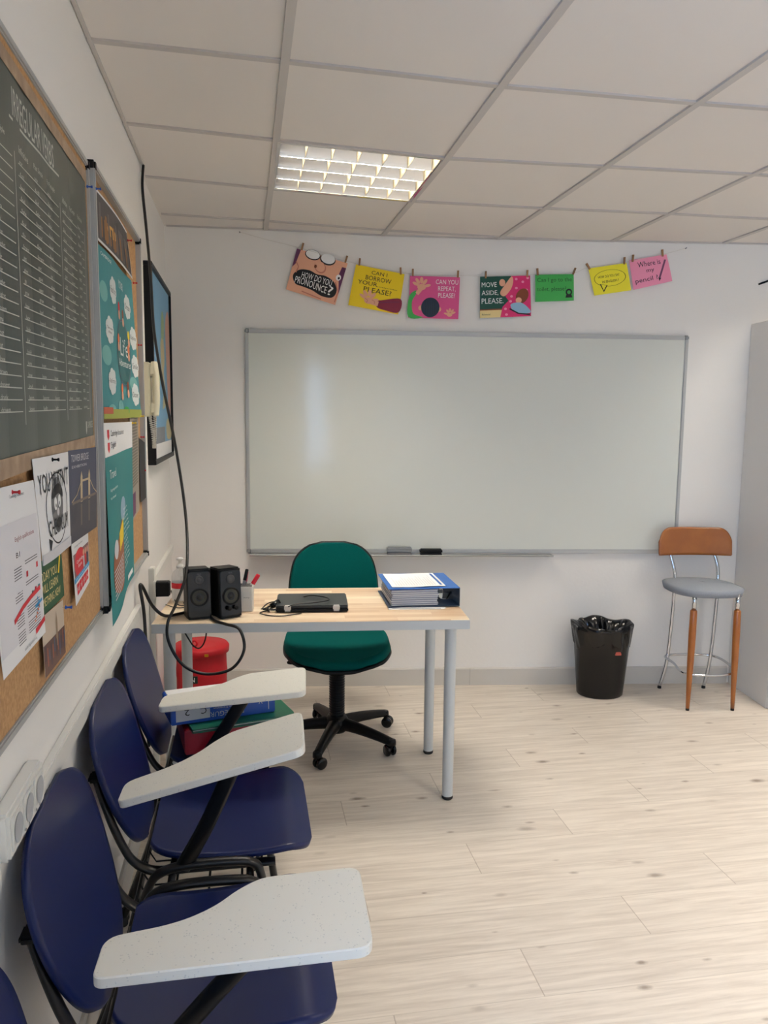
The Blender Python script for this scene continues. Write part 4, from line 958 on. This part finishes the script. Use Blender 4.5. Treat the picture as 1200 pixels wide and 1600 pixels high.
t = thing('blue_binder', 'royal blue box binder marked C 2, top of the stack on the chair', 'binder', (p0.x, p0.y, .567), RB)
t.rotation_euler = (-.085, 0, RB)
mb = MB(); mb.box((Lb / 2, .09, .031), (Lb, .18, .060), BLUB, bevel=.003)
mb.box((Lb / 2 - .002, .095, .0615), (Lb - .02, .17, .003), M_PAPER, bevel=.001)
fr = lambda x, y: Vector((Lb - x, -.0016, .062 - y))     # lettering stands upside down on the spine
mb.text('PRESEGUR', M_WHITE, lambda x, y: fr(x, y), (.1, .034, .225, .046)) if False else None
mb.text('PROSEGUR', M_LGREY, fr, (.098, .035, .2, .050))
mb.text('V', M_LGREY, fr, (.040, .016, .052, .030))
mb.text('Plan de Prevencion\nRiesgos Laborales', M_LGREY, fr, (.115, .012, .19, .028))
mb.raw([tuple(fr(.02, .008) + Vector((0, .0004, 0))), tuple(fr(.022, .008) + Vector((0, .0004, 0))), tuple(fr(.022, .05) + Vector((0, .0004, 0))), tuple(fr(.02, .05) + Vector((0, .0004, 0)))], [(0, 1, 2, 3)], M_LGREY)
mb.build('box', t)
mb = MB(); mb.prism([(.015, .010), (.115, .012), (.115, .040), (.085, .040), (.085, .046), (.045, .044), (.045, .048), (.015, .048)], 0, .0008, mat('label_grey', (200, 202, 210), .6), X=Matrix(((1, 0, 0, 0), (0, 0, -1, 0), (0, 1, 0, 0), (0, 0, 0, 1))))
frl = lambda x, y: Vector((Lb - x, -.0018, .062 - y))
mb.text('C', M_INK, frl, (Lb - .105, .018, Lb - .088, .036)); mb.text('2', M_INK, frl, (Lb - .055, .018, Lb - .04, .036)); mb.build('paper_sticker', t)

# ------------------------------------------------------------------ cork boards
def corkboard(label, y0, y1, z0, z1, fd):
    t = thing('cork_board', label, 'notice board', (0, (y0 + y1) / 2, z0)); w = y1 - y0; h = z1 - z0
    mb = MB(); mb.box((.009, 0, h / 2), (.010, w - .02, h - .02), M_CORK); mb.build('cork_panel', t)
    mb = MB()
    for y, z, sy, sz in ((0, .008, w - .03, .016), (0, h - .008, w - .03, .016), (-w / 2 + .009, h / 2, .018, h - .03), (w / 2 - .009, h / 2, .018, h - .03)): mb.box((fd / 2, y, z), (fd, sy, sz), M_ALU, bevel=.003)
    mb.build('frame', t)
    for a in (-1, 1):
        for b in (0, 1): mb = MB(); mb.box((fd / 2 + .001, a * (w / 2 - .011), .011 + b * (h - .022)), (fd + .002, .024, .026), M_BLACK, bevel=.005); mb.build('corner_cap', t)
corkboard('large cork notice board nearest the camera on the left wall', -3.62, -2.194, .962, 2.088, .020)
corkboard('cork notice board further along the left wall, with the teal posters', -2.190, -1.325, .962, 2.095, .031)
O1 = .0155
BRD = 'papers pinned on the near cork board'; BRD2 = 'papers pinned on the further cork board'
# irregular verbs
BBK = mat('blackboard_print', (62, 72, 66), .4, noise=(3, .5, (54, 64, 60)))
s = Sheet(LWm, [(-3.31, 2.022), (-2.262, 2.022), (-2.262, 1.408), (-3.31, 1.385)], off=O1 + .003, bow=lambda u, v: .002 + .0022 * abs(math.sin(u * 19)) + .001 * math.sin(v * 3), th=.0006); s.base(BBK, 60)
u_ = lambda y: (y + 3.31) / 1.048
CHK = mat('chalk_print', (196, 198, 190), .7)
def sh_text(body, y0, y1, zt, zb): s.text(body, u_(y0), (2.022 - zt) / .626, u_(y1), (2.022 - zb) / .626, CHK)
sh_text('IRREGULAR VERBS', -2.87, -2.585, 2.0, 1.955)
s.line([(u_(-2.89), .118), (u_(-2.7), .116), (u_(-2.55), .112)], .004, CHK, asp=.6)
verbs = [v.split() for v in '''be was been|beat beat beaten|begin began begun|bend bent bent|bet bet bet|bite bit bitten|blow blew blown|break broke broken|bring brought brought|build built built|burn burnt burnt|buy bought bought|catch caught caught|choose chose chosen|come came come|cost cost cost|cut cut cut|do did done|draw drew drawn|dream dreamt dreamt|drink drank drunk|drive drove driven|eat ate eaten|fall fell fallen|feed fed fed|feel felt felt|fight fought fought|find found found|fly flew flown|forget forgot forgotten|get got got|give gave given|go went gone|grow grew grown|have had had|hear heard heard|hide hid hidden|hit hit hit|hold held held|keep kept kept|know knew known|lead led led|learn learnt learnt|leave left left|lend lent lent|let let let|lie lay lain|lose lost lost|make made made|mean meant meant|meet met met|pay paid paid|put put put|read read read|ride rode ridden|ring rang rung|run ran run|say said said|see saw seen|sell sold sold|send sent sent|shut shut shut|sing sang sung|sit sat sat|sleep slept slept|speak spoke spoken|spend spent spent|stand stood stood|steal stole stolen|swim swam swum|take took taken|teach taught taught|tell told told|think thought thought|throw threw thrown|wake woke woken|wear wore worn|win won won|write wrote written'''.split('|')]
vi = 0
for g, (ya_, yb_, ztop) in enumerate([(-3.27, -2.885, 1.90), (-2.85, -2.565, 1.90), (-2.535, -2.315, 1.90)]):
    for j, hd in enumerate(('Infinitive', 'Past Simple', 'Past Participle')):
        y = ya_ + (yb_ - ya_) * (j + .08) / 3; sh_text(hd, y, y + (yb_ - ya_) * .22, ztop + .018, ztop + .006)
    for k in range(22):
        z = ztop - .0045 - k * .0193
        if z < 1.47: break
        e = s.lay; s.line([(u_(ya_), (2.022 - z + .008) / .626), (u_((ya_ + yb_) / 2), (2.022 - z + .008) / .626), (u_(yb_), (2.022 - z + .008) / .626)], .0016 if g else .0016, CHK, asp=.6)
        s.lay = 3
        wds = verbs[vi % len(verbs)]; vi += 1
        for j, wd in enumerate(wds):
            y = ya_ + (yb_ - ya_) * (j + .1) / 3; sh_text(wd, y, y + .0085 * len(wd) * (.8 if g else 1), z, z - .008); s.lay = 4
    if g < 3:
        x = u_(yb_ + .015); s.line([(x, (2.022 - 1.9) / .626), (x, .5), (x, (2.022 - 1.46) / .626)], .0022, CHK, asp=.6); s.lay = 5
sh_text('CAMBRIDGE', -2.348, -2.275, 1.452, 1.436); s.poly([(u_(-2.366), .91), (u_(-2.354), .91), (u_(-2.354), .945), (u_(-2.36), .96), (u_(-2.366), .945)], CHK)
s.done('verb_poster', 'large blackboard-style IRREGULAR VERBS poster on the near cork board', 'poster', BRD)
# wooden ledge strip of print: brown wooden frame of poster drawn on its edges
WD = mat('printed_wood', (172, 148, 122), .6, noise=(30, .8, (140, 116, 94)))
# the poster's own printed wooden border
s = Sheet(LWm, [(-3.31, 1.40), (-2.262, 1.428), (-2.262, 1.403), (-3.31, 1.366)], off=O1 + .0082, bow=lambda u, v: .0005); s.base(WD, 12); b1 = s.mb.build('printed_border', bpy.data.objects['verb_poster'])
b1.location = s.org - bpy.data.objects['verb_poster'].location
s = Sheet(LWm, [(-3.31, 2.045), (-2.262, 2.045), (-2.262, 2.02), (-3.31, 2.02)], off=O1 + .0082); s.base(WD, 12); b1 = s.mb.build('printed_border', bpy.data.objects['verb_poster'])
b1.location = s.org - bpy.data.objects['verb_poster'].location
# english qualifications flyer
s = Sheet(LWm, [(-3.10, 1.368), (-2.853, 1.364), (-2.806, 1.082), (-3.075, 1.083)], off=O1 + .0085, bow=lambda u, v: .003 + .012 * max(0, v - .6) * (1 - u) + .002 * math.sin(5 * v)); s.base(M_PAPER, 16)
def ln(u0, u1, v, w=.006, m=M_GREY): s.line([(u0, v), ((u0 + u1) / 2, v), (u1, v)], w, m); s.lay = 2
s.rect(0.02, .2, .97, .9, mat('flyer_grey', (222, 220, 222), .7)); s.text('Cambridge Assessment', .4, .05, .72, .075, M_GREY); s.text('English qualifications', .42, .29, .86, .325, ink('dark_red', (150, 60, 70))); s.text('B1', .42, .38, .5, .41, M_INK)
for v in (.47, .6, .75, .85):
    for k in range(5): ln(.36, .52, v + k * .016)
    for k in range(2 if v < .7 else 5): ln(.6, .9, v - .015 + k * .016)
for a, b, c in ((.62, .52, M_RED), (.86, .5, M_RED), (.72, .66, M_GREY), (.8, .65, M_RED), (.88, .65, TEAL)): s.rect(a, b, a + .04, b + .035, c)
s.line([(.3, .76), (.5, .715), (.7, .69), (.93, .675)], .03, M_RED); s.line([(.75, .93), (1, .9)], .035, M_RED)
s.line([(.78, .775), (.96, .76)], .02, ink('sky', (60, 150, 200))); s.line([(.84, .72), (.87, .77), (.83, .82)], .014, ink('sky', (60, 150, 200)))
for k in range(8): s.ell(.76 + .03 * (k % 4) + .02 * (k // 4), .86 - .018 * k + .05 * (k // 4), .012, .008, ink('orange', (230, 120, 70)), 8)
s.text('cambridgeenglish.org', .45, .955, .75, .975, M_GREY)
s.done('exam_flyer', 'white English qualifications flyer with red stripes, left edge of the photo', 'flyer', BRD)
# you mustn't
s = Sheet(LWm, [(-2.853, 1.400), (-2.566, 1.400), (-2.592, 1.208), (-2.826, 1.208)], off=O1 + .011, bow=lambda u, v: .004 * v + .002 * math.sin(u * 5)); s.base(M_PAPER, 10)
s.ring(.55, .53, .36, .36, .045, M_INK); s.ell(.55, .5, .2, .28, M_GREY); s.poly([(.37, .42), (.42, .33), (.6, .29), (.74, .36), (.74, .45), (.6, .39)], M_INK, True)
s.ell(.48, .48, .05, .065, M_WHITE); s.ell(.62, .47, .05, .065, M_WHITE); s.ell(.49, .5, .015, .02, M_INK); s.ell(.61, .49, .015, .02, M_INK); s.ell(.55, .57, .04, .04, M_LGREY); s.ell(.56, .68, .11, .05, M_INK)
s.poly([(.2, .78), (.22, .93), (.3, .82)], M_INK)
s.text("YOU MUSTN'T", .06, .15, .96, .34, M_INK); s.text('CHEW GUM', .22, .62, .9, .78, M_INK)
s.rect(0, .9, 1, 1, M_LGREY)
s.done('chewing_gum_sheet', 'white sheet with cartoon face in a ring reading YOU MUSTNT CHEW GUM', 'sheet', BRD)
# tower bridge
NAVYI = ink('night_blue', (66, 70, 92)); GOLD = ink('gold_light', (196, 176, 140))
s = Sheet(LWm, [(-2.566, 1.402), (-2.255, 1.398), (-2.318, 1.208), (-2.588, 1.206)], off=O1 + .0095, bow=lambda u, v: .006 * u * v); s.base(NAVYI, 10)
s.rect(0, .58, 1, 1, ink('thames', (70, 68, 76))); s.text('TOWER BRIDGE', .08, .05, .68, .13, M_LGREY); s.text('EXHIBITION', .1, .17, .6, .2, M_LGREY)
for x in (.38, .66): s.rect(x, .32, x + .07, .6, GOLD); s.poly([(x, .32), (x + .035, .25), (x + .07, .32)], GOLD); s.rect(x, .62, x + .05, .86, ink('glint', (110, 100, 92)))
s.rect(.38, .35, .7, .375, GOLD); s.rect(.1, .56, .95, .59, ink('deck', (120, 108, 96))); s.line([(.08, .56), (.25, .5), (.38, .38)], .012, GOLD); s.line([(.72, .38), (.86, .5), (.98, .56)], .012, GOLD)
s.done('tower_bridge_leaflet', 'dark blue TOWER BRIDGE EXHIBITION leaflet at the right of the near board', 'leaflet', BRD)
# red leaflet
s = Sheet(LWm, [(-2.553, 1.204), (-2.372, 1.206), (-2.376, 1.085), (-2.556, 1.07)], off=O1 + .006, bow=lambda u, v: .006 * v * (1 - u)); s.base(M_PAPER, 8)
s.rect(.04, .2, .98, .58, ink('crowd', (134, 96, 96))); s.ell(.4, .4, .32, .24, M_RED); s.text('Cambridge\nExams', .2, .33, .6, .47, M_WHITE); s.rect(0, .58, 1, .66, ink('sky', (60, 150, 200))); s.text('your path to learning English', .1, .6, .9, .64, M_WHITE)
for k in range(5): s.rect(.12 + .16 * k, .7, .26 + .16 * k, .88, M_RED); 
s.text('KET  PET  FCE  CAE', .14, .76, .88, .82, M_WHITE); s.text('Cambridge Assessment', .1, .07, .6, .11, M_GREY)
for x in (.62, .74, .86): s.ell(x, .3, .045, .06, SKIN); s.rect(x - .04, .36, x + .04, .56, (M_LGREY, M_RED, NAVYI)[int((x - .6) * 8) % 3])
s.done('exams_leaflet', 'small red and white exams leaflet with young people, on bare cork', 'leaflet', BRD)
# today you will learn
s = Sheet(LWm, [(-2.826, 1.212), (-2.632, 1.204), (-2.62, 1.108), (-2.812, 1.108)], off=O1 + .003); s.base(ink('school_green', (24, 80, 44)), 6)
s.text('TODAY YOU', .04, .22, .74, .4, CRM); s.text('WILL LEARN', .1, .46, .76, .62, CRM); s.text('SOMETHING NEW', .0, .7, .84, .86, CRM); s.line([(.9, .08), (.8, .42)], .05, YEL)
s.done('motto_card', 'green card reading TODAY YOU WILL LEARN SOMETHING NEW', 'card', BRD)
# big ben postcard
s = Sheet(LWm, [(-2.812, 1.110), (-2.64, 1.104), (-2.654, .998), (-2.816, .998)], off=O1 + .0045, bow=lambda u, v: .004 * v); s.base(ink('dusk', (196, 180, 160)), 6)
s.rect(0, .48, 1, 1, ink('roofs', (104, 74, 64))); s.poly([(.58, .7), (.58, .25), (.62, .08), (.66, .25), (.66, .7)], ink('stone', (140, 120, 96)))
for k in range(12): s.rect(.05 + .08 * k, .5 + .03 * (k * 7 % 5), .1 + .08 * k, .75 + .04 * (k * 3 % 5), (ink('roofs2', (80, 64, 70)), ink('brick', (150, 84, 66)), ink('river', (86, 92, 112)))[k % 3])
s.done('city_postcard', 'postcard of a clock tower over brown roofs, lowest on the near board', 'postcard', BRD)
# second board ------------------------------------------------------
O2 = .0155
# city poster
s = Sheet(LWm, [(-2.168, 2.035), (-1.66, 2.045), (-1.552, 1.918), (-2.168, 1.912)], off=O2 + .009, bow=lambda u, v: .004 + .006 * math.sin(u * 3)); s.base(M_PAPER, 10); s.rect(.015, .05, .985, .95, ink('city_night', (74, 70, 72)), 10)
s.rect(.05, .45, .5, .85, ink('amber', (150, 104, 52))); s.ell(.35, .55, .12, .12, ink('amber_bright', (220, 170, 80)), 16); s.rect(.55, .3, .95, .9, ink('tower_grey', (100, 96, 96)))
for k in range(14): s.rect(.05 + .065 * k, .2 + .05 * (k * 5 % 7), .09 + .065 * k, .9, (ink('tower_grey', (100, 96, 96)), ink('city_dark', (60, 56, 58)), ink('amber', (150, 104, 52)))[k % 3])
s.done('city_poster', 'dark city-at-night poster at the top of the further cork board', 'poster', BRD2)
# life adventures
s = Sheet(LWm, [(-2.168, 1.905), (-1.545, 1.915), (-1.418, 1.470), (-2.170, 1.466)], off=O2 + .0065, bow=lambda u, v: .004 + .004 * math.sin(u * 6 + v)); s.base(ink('aqua', (52, 136, 142)), 14)
CLD = mat('cloud_print', (222, 228, 226), .6)
for a, b, ru, rv in ((.1, .25, .08, .06), (.12, .62, .1, .06), (.85, .75, .1, .05), (.45, .93, .08, .05), (.2, .95, .1, .04)): s.ell(a, b, ru, rv, ink('pale_aqua', (112, 176, 172)), 18)
for a, b, txt in ((.33, .2, 'Reach for it'), (.2, .46, 'Take every\nchance'), (.22, .77, 'Aim for top'), (.8, .22, 'Dream'), (.92, .42, 'Explore'), (.92, .62, 'Smile'), (.88, .83, 'Discover')):
    for k in range(7): an = 2 * math.pi * k / 7; s.ell(a + .055 * math.cos(an), b + .05 * math.sin(an), .045, .035, CLD, 12)
    s.ell(a, b, .08, .06, CLD, 16); s.text(txt, a - .07, b - .02, a + .07, b + .02, M_INK); s.lay = 8
s.ell(.6, .56, .2, .21, TEALD, 30); s.ring(.6, .56, .215, .225, .05, ink('river', (86, 92, 112)))
s.text('Life', .5, .46, .74, .58, M_WHITE); s.text('Adventures', .44, .6, .8, .65, M_WHITE); s.text('YOUR', .52, .09, .68, .14, M_WHITE); s.text('CAMBRIDGE', .06, .03, .3, .05, M_WHITE)
for a, b, c in ((.5, .27, M_RED), (.63, .3, BROWN), (.44, .48, ink('orange', (230, 120, 70))), (.78, .42, YEL), (.5, .8, ink('orange', (230, 120, 70))), (.68, .78, BROWN), (.75, .52, ink('orange', (230, 120, 70)))): s.ell(a, b, .03, .035, c, 14); s.ell(a, b + .05, .03, .03, SKIN, 12)
s.rect(0, .94, 1, 1, ink('meadow', (150, 160, 60))); s.rect(0, .93, .2, .97, ink('roof_red', (180, 80, 50))); s.ell(.6, .95, .08, .03, GRN, 12)
s.done('adventure_poster', 'aqua Life Adventures poster with white clouds on the further board', 'poster', BRD2)
# travel poster, hanging below the board
s = Sheet(LWm, [(-2.168, 1.456), (-1.655, 1.456), (-1.80, .985), (-2.205, .930)], off=O2 + .0075, bow=lambda u, v: .006 + .006 * math.sin(u * 6.28) * (.4 + v) * .5 + .014 * v); s.base(TEAL, 16)
s.rect(0, 0, 1, .17, M_WHITE, 10); s.poly([(.08, .035), (.14, .035), (.14, .07), (.11, .09), (.08, .07)], M_RED); s.poly([(.08, .1), (.14, .1), (.14, .135), (.11, .155), (.08, .135)], M_RED)
s.text('Cambridge Assessment', .18, .04, .66, .08, M_INK); s.text('English', .18, .1, .34, .14, M_INK)
s.text('Travel', .1, .24, .3, .285, M_WHITE); s.text('A preposition', .1, .335, .34, .355, M_WHITE); s.text('to travel', .1, .375, .26, .39, M_WHITE)
s.ell(.55, .5, .12, .07, ink('steel_blue', (150, 176, 196)), 18); s.poly([(.3, .62), (.5, .56), (.52, .9), (.12, .86), (.12, .68)], ink('rust', (150, 90, 56)), True)
s.poly([(.33, .6), (.55, .55), (.54, .66), (.34, .7)], YEL); s.ell(.2, .66, .07, .05, M_LGREY, 16)
for k in range(8): s.line([(.1, .76 + k * .02), (.5, .74 + k * .02)], .007, M_LGREY)
for k in range(13): s.text('lorry coach ferry'[:7 + k % 8], .56, .5 + k * .028, .72 + .02 * (k % 6), .518 + k * .028, M_WHITE)
s.rect(.72, .93, .92, .96, M_WHITE)
s.done('travel_poster', 'tall teal Travel poster hanging past the lower edge of the further board', 'poster', BRD2)
# narrow grey text strip
s = Sheet(LWm, [(-1.63, 1.47), (-1.425, 1.474), (-1.46, 1.15), (-1.64, 1.13)], off=O2 + .004); s.base(ink('kraft_grey', (150, 142, 128)), 8)
for k in range(22): s.line([(.1, .05 + k * .03), (.85, .05 + k * .03)], .02, ink('kraft_dark', (110, 102, 92))); s.lay = 2
s.rect(.1, .75, .5, .97, ink('plum', (96, 44, 84)))
s.done('text_strip', 'narrow grey text sheet behind the travel poster', 'sheet', BRD2)
s = Sheet(LWm, [(-1.43, 1.40), (-1.35, 1.38), (-1.35, 1.18), (-1.42, 1.17)], off=O2 + .004, bow=lambda u, v: .01 * u); s.base(mat('dark_leaflet', (30, 26, 26), .5), 6)
s.done('dark_leaflet', 'small black leaflet at the right edge of the further board', 'leaflet', BRD2)
# push pins
def ppin(y, z, x, lab, col):
    t = thing('push_pin', lab, 'push pin', (x, y, z), 0, 'push pins in the cork boards'); X = Matrix.Rotation(math.pi / 2, 4, 'Y')
    mb = MB(); mb.lathe([(0, .0), (.004, 0), (.004, .0015), (.002, .003), (.0018, .009), (.0034, .011), (.0034, .013), (0, .0135)], col, 12, X=X); mb.build('head', t)
    mb = MB(); mb.tube([(-.008, 0, 0), (0, 0, 0)], .0006, M_CHROME, n=6); mb.build('needle', t)
RP = mat('red_pin', (190, 20, 30), .3); BP = mat('blue_pin', (30, 80, 170), .3); YP = mat('yellow_pin', (230, 190, 40), .3)
for y, z, x, lab, col in ((-1.66, 2.018, .032, 'red push pin at the right corner of the city poster', RP), (-1.56, 1.905, .032, 'red push pin below the city poster', RP), (-1.40, 1.72, .022, 'red push pin at the board edge by the adventure poster', RP),
                          (-1.38, 1.40, .02, 'dark red push pin in the far board edge beside the strip', RP), (-1.36, 1.28, .02, 'red push pin low on the far board edge', RP), (-2.18, 2.03, .03, 'blue push pin at the top left of the city poster', BP),
                          (-2.27, 2.01, .026, 'blue push pin at the top right of the verb poster', BP), (-2.65, 1.09, .026, 'blue push pin holding the clock tower postcard', BP), (-2.98, 1.355, .026, 'dark red push pin holding the exam flyer', RP),
                          (-2.72, 1.392, .028, 'black push pin at the top of the chewing gum sheet', M_BLACK), (-1.66, 1.452, .03, 'yellow push pin at the top right of the travel poster', YP), (-1.44, 1.474, .028, 'yellow push pin at the lower right of the adventure poster', YP)):
    ppin(y, z, x, lab, col)
mb = MB(); mb.box((0, 0, 0), (.004, .02, .075), M_BLACK, bevel=.0015)
# ------------------------------------------------------------------ framed map
y0, y1, z0, z1 = -.93, -.10, 1.272, 2.095
t = thing('framed_map', 'black-framed blue map hanging on the left wall near the corner', 'map', (STEP_X, (y0 + y1) / 2, z0)); w, h = y1 - y0, z1 - z0
mb = MB()
for y, z, sy, sz in ((0, .01, w, .02), (0, h - .01, w, .02), (-w / 2 + .01, h / 2, .02, h - .04), (w / 2 - .01, h / 2, .02, h - .04)): mb.box((.0175, y, z), (.035, sy, sz), M_BLACK, bevel=.002)
mb.build('frame', t)
SEA = ink('map_sea', (110, 168, 206)); LAND = ink('map_land', (196, 186, 140)); LAND2 = ink('map_green', (150, 176, 130)); LAND3 = ink('map_rose', (208, 160, 140))
s = Sheet(lambda a, b, off: Vector((off, a, b)), [(-w / 2 + .02, h - .02), (w / 2 - .02, h - .02), (w / 2 - .02, .02), (-w / 2 + .02, .02)], off=.024, th=.004); s.org = Vector((0, 0, 0)); s.base(SEA, 4)
s.rect(0, .92, 1, 1, M_WHITE); s.rect(.03, .83, .6, .92, ink('city_print', (120, 128, 136)))
s.poly([(.45, .35), (.6, .3), (.66, .42), (.6, .52), (.68, .6), (.66, .7), (.5, .72), (.56, .62), (.48, .5)], LAND, True); s.poly([(.25, .48), (.36, .46), (.38, .58), (.28, .62)], LAND2, True)
s.poly([(.75, .2), (.98, .15), (.98, .75), (.85, .72), (.78, .5)], LAND3, True); s.poly([(.5, .3), (.55, .16), (.66, .18), (.64, .3)], LAND2, True); s.poly([(.7, .8), (.98, .78), (.98, .9), (.72, .9)], LAND, True)
for k in range(8): s.rect(.08, .12 + k * .05, .12, .15 + k * .05, M_WHITE); s.lay = 9
for k in range(7): s.rect(.05, .5 + k * .045, .14, .53 + k * .045, (LAND3, M_WHITE, M_RED)[k % 3]); s.lay = 9
mb_ = s.mb.build('printed_map', t)
mb = MB(); mb.box((.031, 0, h / 2), (.002, w - .04, h - .04), glass_mat('frame_glass', (1, 1, 1, 1), .05)); mb.build('glazing', t)

# ------------------------------------------------------------------ intercom handset
t = thing('intercom_phone', 'cream wall intercom handset with coiled cord on the left wall', 'intercom phone', (0, -1.135, 1.475))
mb = MB(); mb.box((.018, .0, .1), (.032, .085, .205), M_CREAM, bevel=.006); mb.build('wall_base', t)
mb = MB(); mb.tube(cat_rom([(.047, -.015, .0), (.052, -.015, .05), (.053, -.015, .1), (.052, -.015, .15), (.047, -.015, .205)], 5), [.012] + [.0135] * 19 + [.011], M_CREAM, n=14, ry=.024, up=(1, 0, 0)); mb.box((.042, -.015, .175), (.03, .046, .05), M_CREAM, bevel=.008); mb.box((.042, -.015, .03), (.03, .046, .05), M_CREAM, bevel=.008); mb.build('handset', t)
mb = MB(); P = []
cen = cat_rom([(.045, -.015, .002), (.045, -.02, -.06), (.04, -.005, -.115), (.036, .02, -.118), (.03, .035, -.06), (.022, .03, -.002)], 60)
for i, p in enumerate(cen): a = i * .95; P.append(p + Vector((.006 * math.cos(a), .006 * math.sin(a), 0)))
mb.tube(P, .0016, mat('coil_cord', (210, 206, 196), .5), n=5); mb.build('coiled_cord', t)
cable([(0.01, -1.17, 1.48), (.014, -1.21, 1.44), (.012, -1.20, 1.39), (.008, -1.15, 1.37), (.004, -1.12, 1.2), (.003, -1.12, 1.0)], .002, 'phone_wire', 'thin white wire running down from the intercom', m=M_WPLAS)

# ------------------------------------------------------------------ trunking on the left wall
def trunk(y0, y1, zt, x=0, w=.045, d_=.018):
    t = MB(); t.box((x + d_ / 2, (y0 + y1) / 2, zt - w / 2), (d_, y1 - y0, w), M_WPLAS, bevel=.003); return t
o = trunk(-5.0, -3.09, .815).build('cable_trunking'); tag(o, 'white cable trunking on the left wall, on the camera side of the sockets', 'cable trunking', 'trunking lengths')
o = trunk(-2.865, -1.475, .815).build('cable_trunking'); tag(o, 'long white cable trunking below the cork boards', 'cable trunking', 'trunking lengths')
o = trunk(-1.012, -.06, .80, x=STEP_X).build('cable_trunking'); tag(o, 'white cable trunking behind the desk at the wall corner', 'cable trunking', 'trunking lengths')
mb = MB(); mb.box((.011, -1.07, .44), (.022, .06, .86), M_WPLAS, bevel=.003); tag(mb.build('cable_trunking'), 'upright white cable duct beside the desk', 'cable trunking', 'trunking lengths')
t = thing('socket_box', 'white triple socket box on the left wall behind the nearest chair', 'socket box', (0, -2.978, .793))
mb = MB(); mb.box((.014, 0, .04), (.028, .205, .078), M_WPLAS, bevel=.005); mb.build('box', t)
for k in range(3):
    y = -.064 + .064 * k; mb = MB()
    mb.prism(round_poly([(-.028, -.028), (.028, -.028), (.028, .028), (-.028, .028)], .006), 0, .003, M_WPLAS, X=Matrix.Translation((.028, y, .04)) @ Matrix(((0, 0, 1, 0), (1, 0, 0, 0), (0, 1, 0, 0), (0, 0, 0, 1))), bevel=.001)
    mb.lathe([(.023, .004), (.021, -.001 + .0045), (.019, .0032), (.0, .0032)], mat('socket_well', (176, 178, 180), .5), 24, X=Matrix.Translation((.028, y, .04)) @ Matrix(((0, 0, 1, 0), (1, 0, 0, 0), (0, 1, 0, 0), (0, 0, 0, 1))))
    for dz in (-.0095, .0095): mb.lathe([(.0028, .0045), (0, .0045)], M_BLACK, 10, X=Matrix.Translation((.04, y + dz, .04)) @ Matrix(((0, 0, 1, 0), (1, 0, 0, 0), (0, 1, 0, 0), (0, 0, 0, 1))))
    mb.build('socket', t)
t = thing('power_adapter', 'black power adapter plugged in above the left end of the desk', 'power adapter', (.022, -1.085, .755))
mb = MB(); mb.box((.03, 0, .03), (.06, .05, .058), M_BLACK, bevel=.004); mb.build('body', t)
mb = MB(); mb.box((.003, 0, .03), (.006, .075, .075), M_WPLAS, bevel=.002); mb.build('socket_plate', t)

# ------------------------------------------------------------------ cables
cable([(.012, -1.03, 2.43), (.010, -1.06, 2.34), (.02, -1.06, 2.2), (.035, -1.08, 2.0), (.045, -1.10, 1.8), (.075, -1.13, 1.6), (.125, -1.19, 1.35), (.165, -1.3, 1.1), (.175, -1.45, .93), (.145, -1.53, .83), (.118, -1.57, .77), (.12, -1.57, .70), (.165, -1.575, .62), (.24, -1.58, .585), (.33, -1.585, .60), (.375, -1.58, .665), (.36, -1.565, .735), (.31, -1.52, .7445), (.27, -1.47, .746), (.24, -1.36, .7455)], .0055, 'black_cable', 'long black cable dropping from the ceiling and looping over the desk edge')
cable([(.035, -1.50, .30), (.035, -1.50, .6), (.03, -1.49, .78), (.02, -1.5, .88), (.025, -1.47, .875), (.05, -1.43, .80), (.09, -1.41, .755), (.14, -1.36, .7475), (.2, -1.30, .7475), (.24, -1.28, .7475)], .006, 'power_cable', 'thick black power cable arching up behind the chair to the speakers')
cable([(.085, -1.085, .775), (.12, -1.21, .748), (.16, -1.215, .745), (.2, -1.2, .7455), (.26, -1.25, .7455)], .0025, 'adapter_lead', 'thin black lead from the power adapter across the desk')
cable([(.075, -1.20, .745), (.13, -1.26, .745), (.19, -1.22, .7455), (.14, -1.18, .7455), (.2, -1.16, .7455), (.25, -1.3, .7455)], .002, 'thin_cable', 'thin black cable coiled behind the left speaker')
cable([D(.375, .2), D(.40, .29, .7445), D(.46, .33, .7445), D(.50, .30, .752), D(.56, .28, .7745), D(.62, .25, .7745), D(.635, .2, .7745), D(.58, .16, .7745), D(.51, .14, .7745), D(.48, .125, .768)], .0022, 'laptop_cable', 'thin black cable lying across the laptop lid')
cable([D(.375, .19, .7445), D(.42, .23, .7445), D(.40, .17, .7445), D(.375, .13, .7445), D(.41, .09, .7445), D(.46, .08, .7445), D(.5, .1, .7445), D(.53, .12, .7445)], .0022, 'usb_cable', 'thin black cable bundle between the pen cup and the laptop')
# webcam/clip lump beside the laptop
t = thing('webcam', 'small black webcam with folded lead between pen cup and laptop', 'webcam', D(.425, .19, .7445), .5)
mb = MB(); mb.tube([(-.015, 0, .012), (.022, .0, .022)], [.010, .015], M_BLACKG, n=14); mb.build('camera_body', t)
mb = MB(); mb.tube(cat_rom([(-.04, -.03, .004), (-.02, .01, .01), (.01, -.02, .012), (-.01, -.03, .006), (-.05, .0, .006)], 6), .0035, CAB, n=8); mb.build('lead', t)
cable([(.11, -1.15, .70), (.13, -1.15, .64), (.156, -1.15, .589), (.173, -1.15, .562), (.193, -1.15, .55), (.21, -1.15, .563), (.221, -1.15, .591), (.226, -1.15, .63), (.228, -1.15, .702)], .003, 'hanging_cable', 'thin black cable drooping under the desk top in front of the red drum')
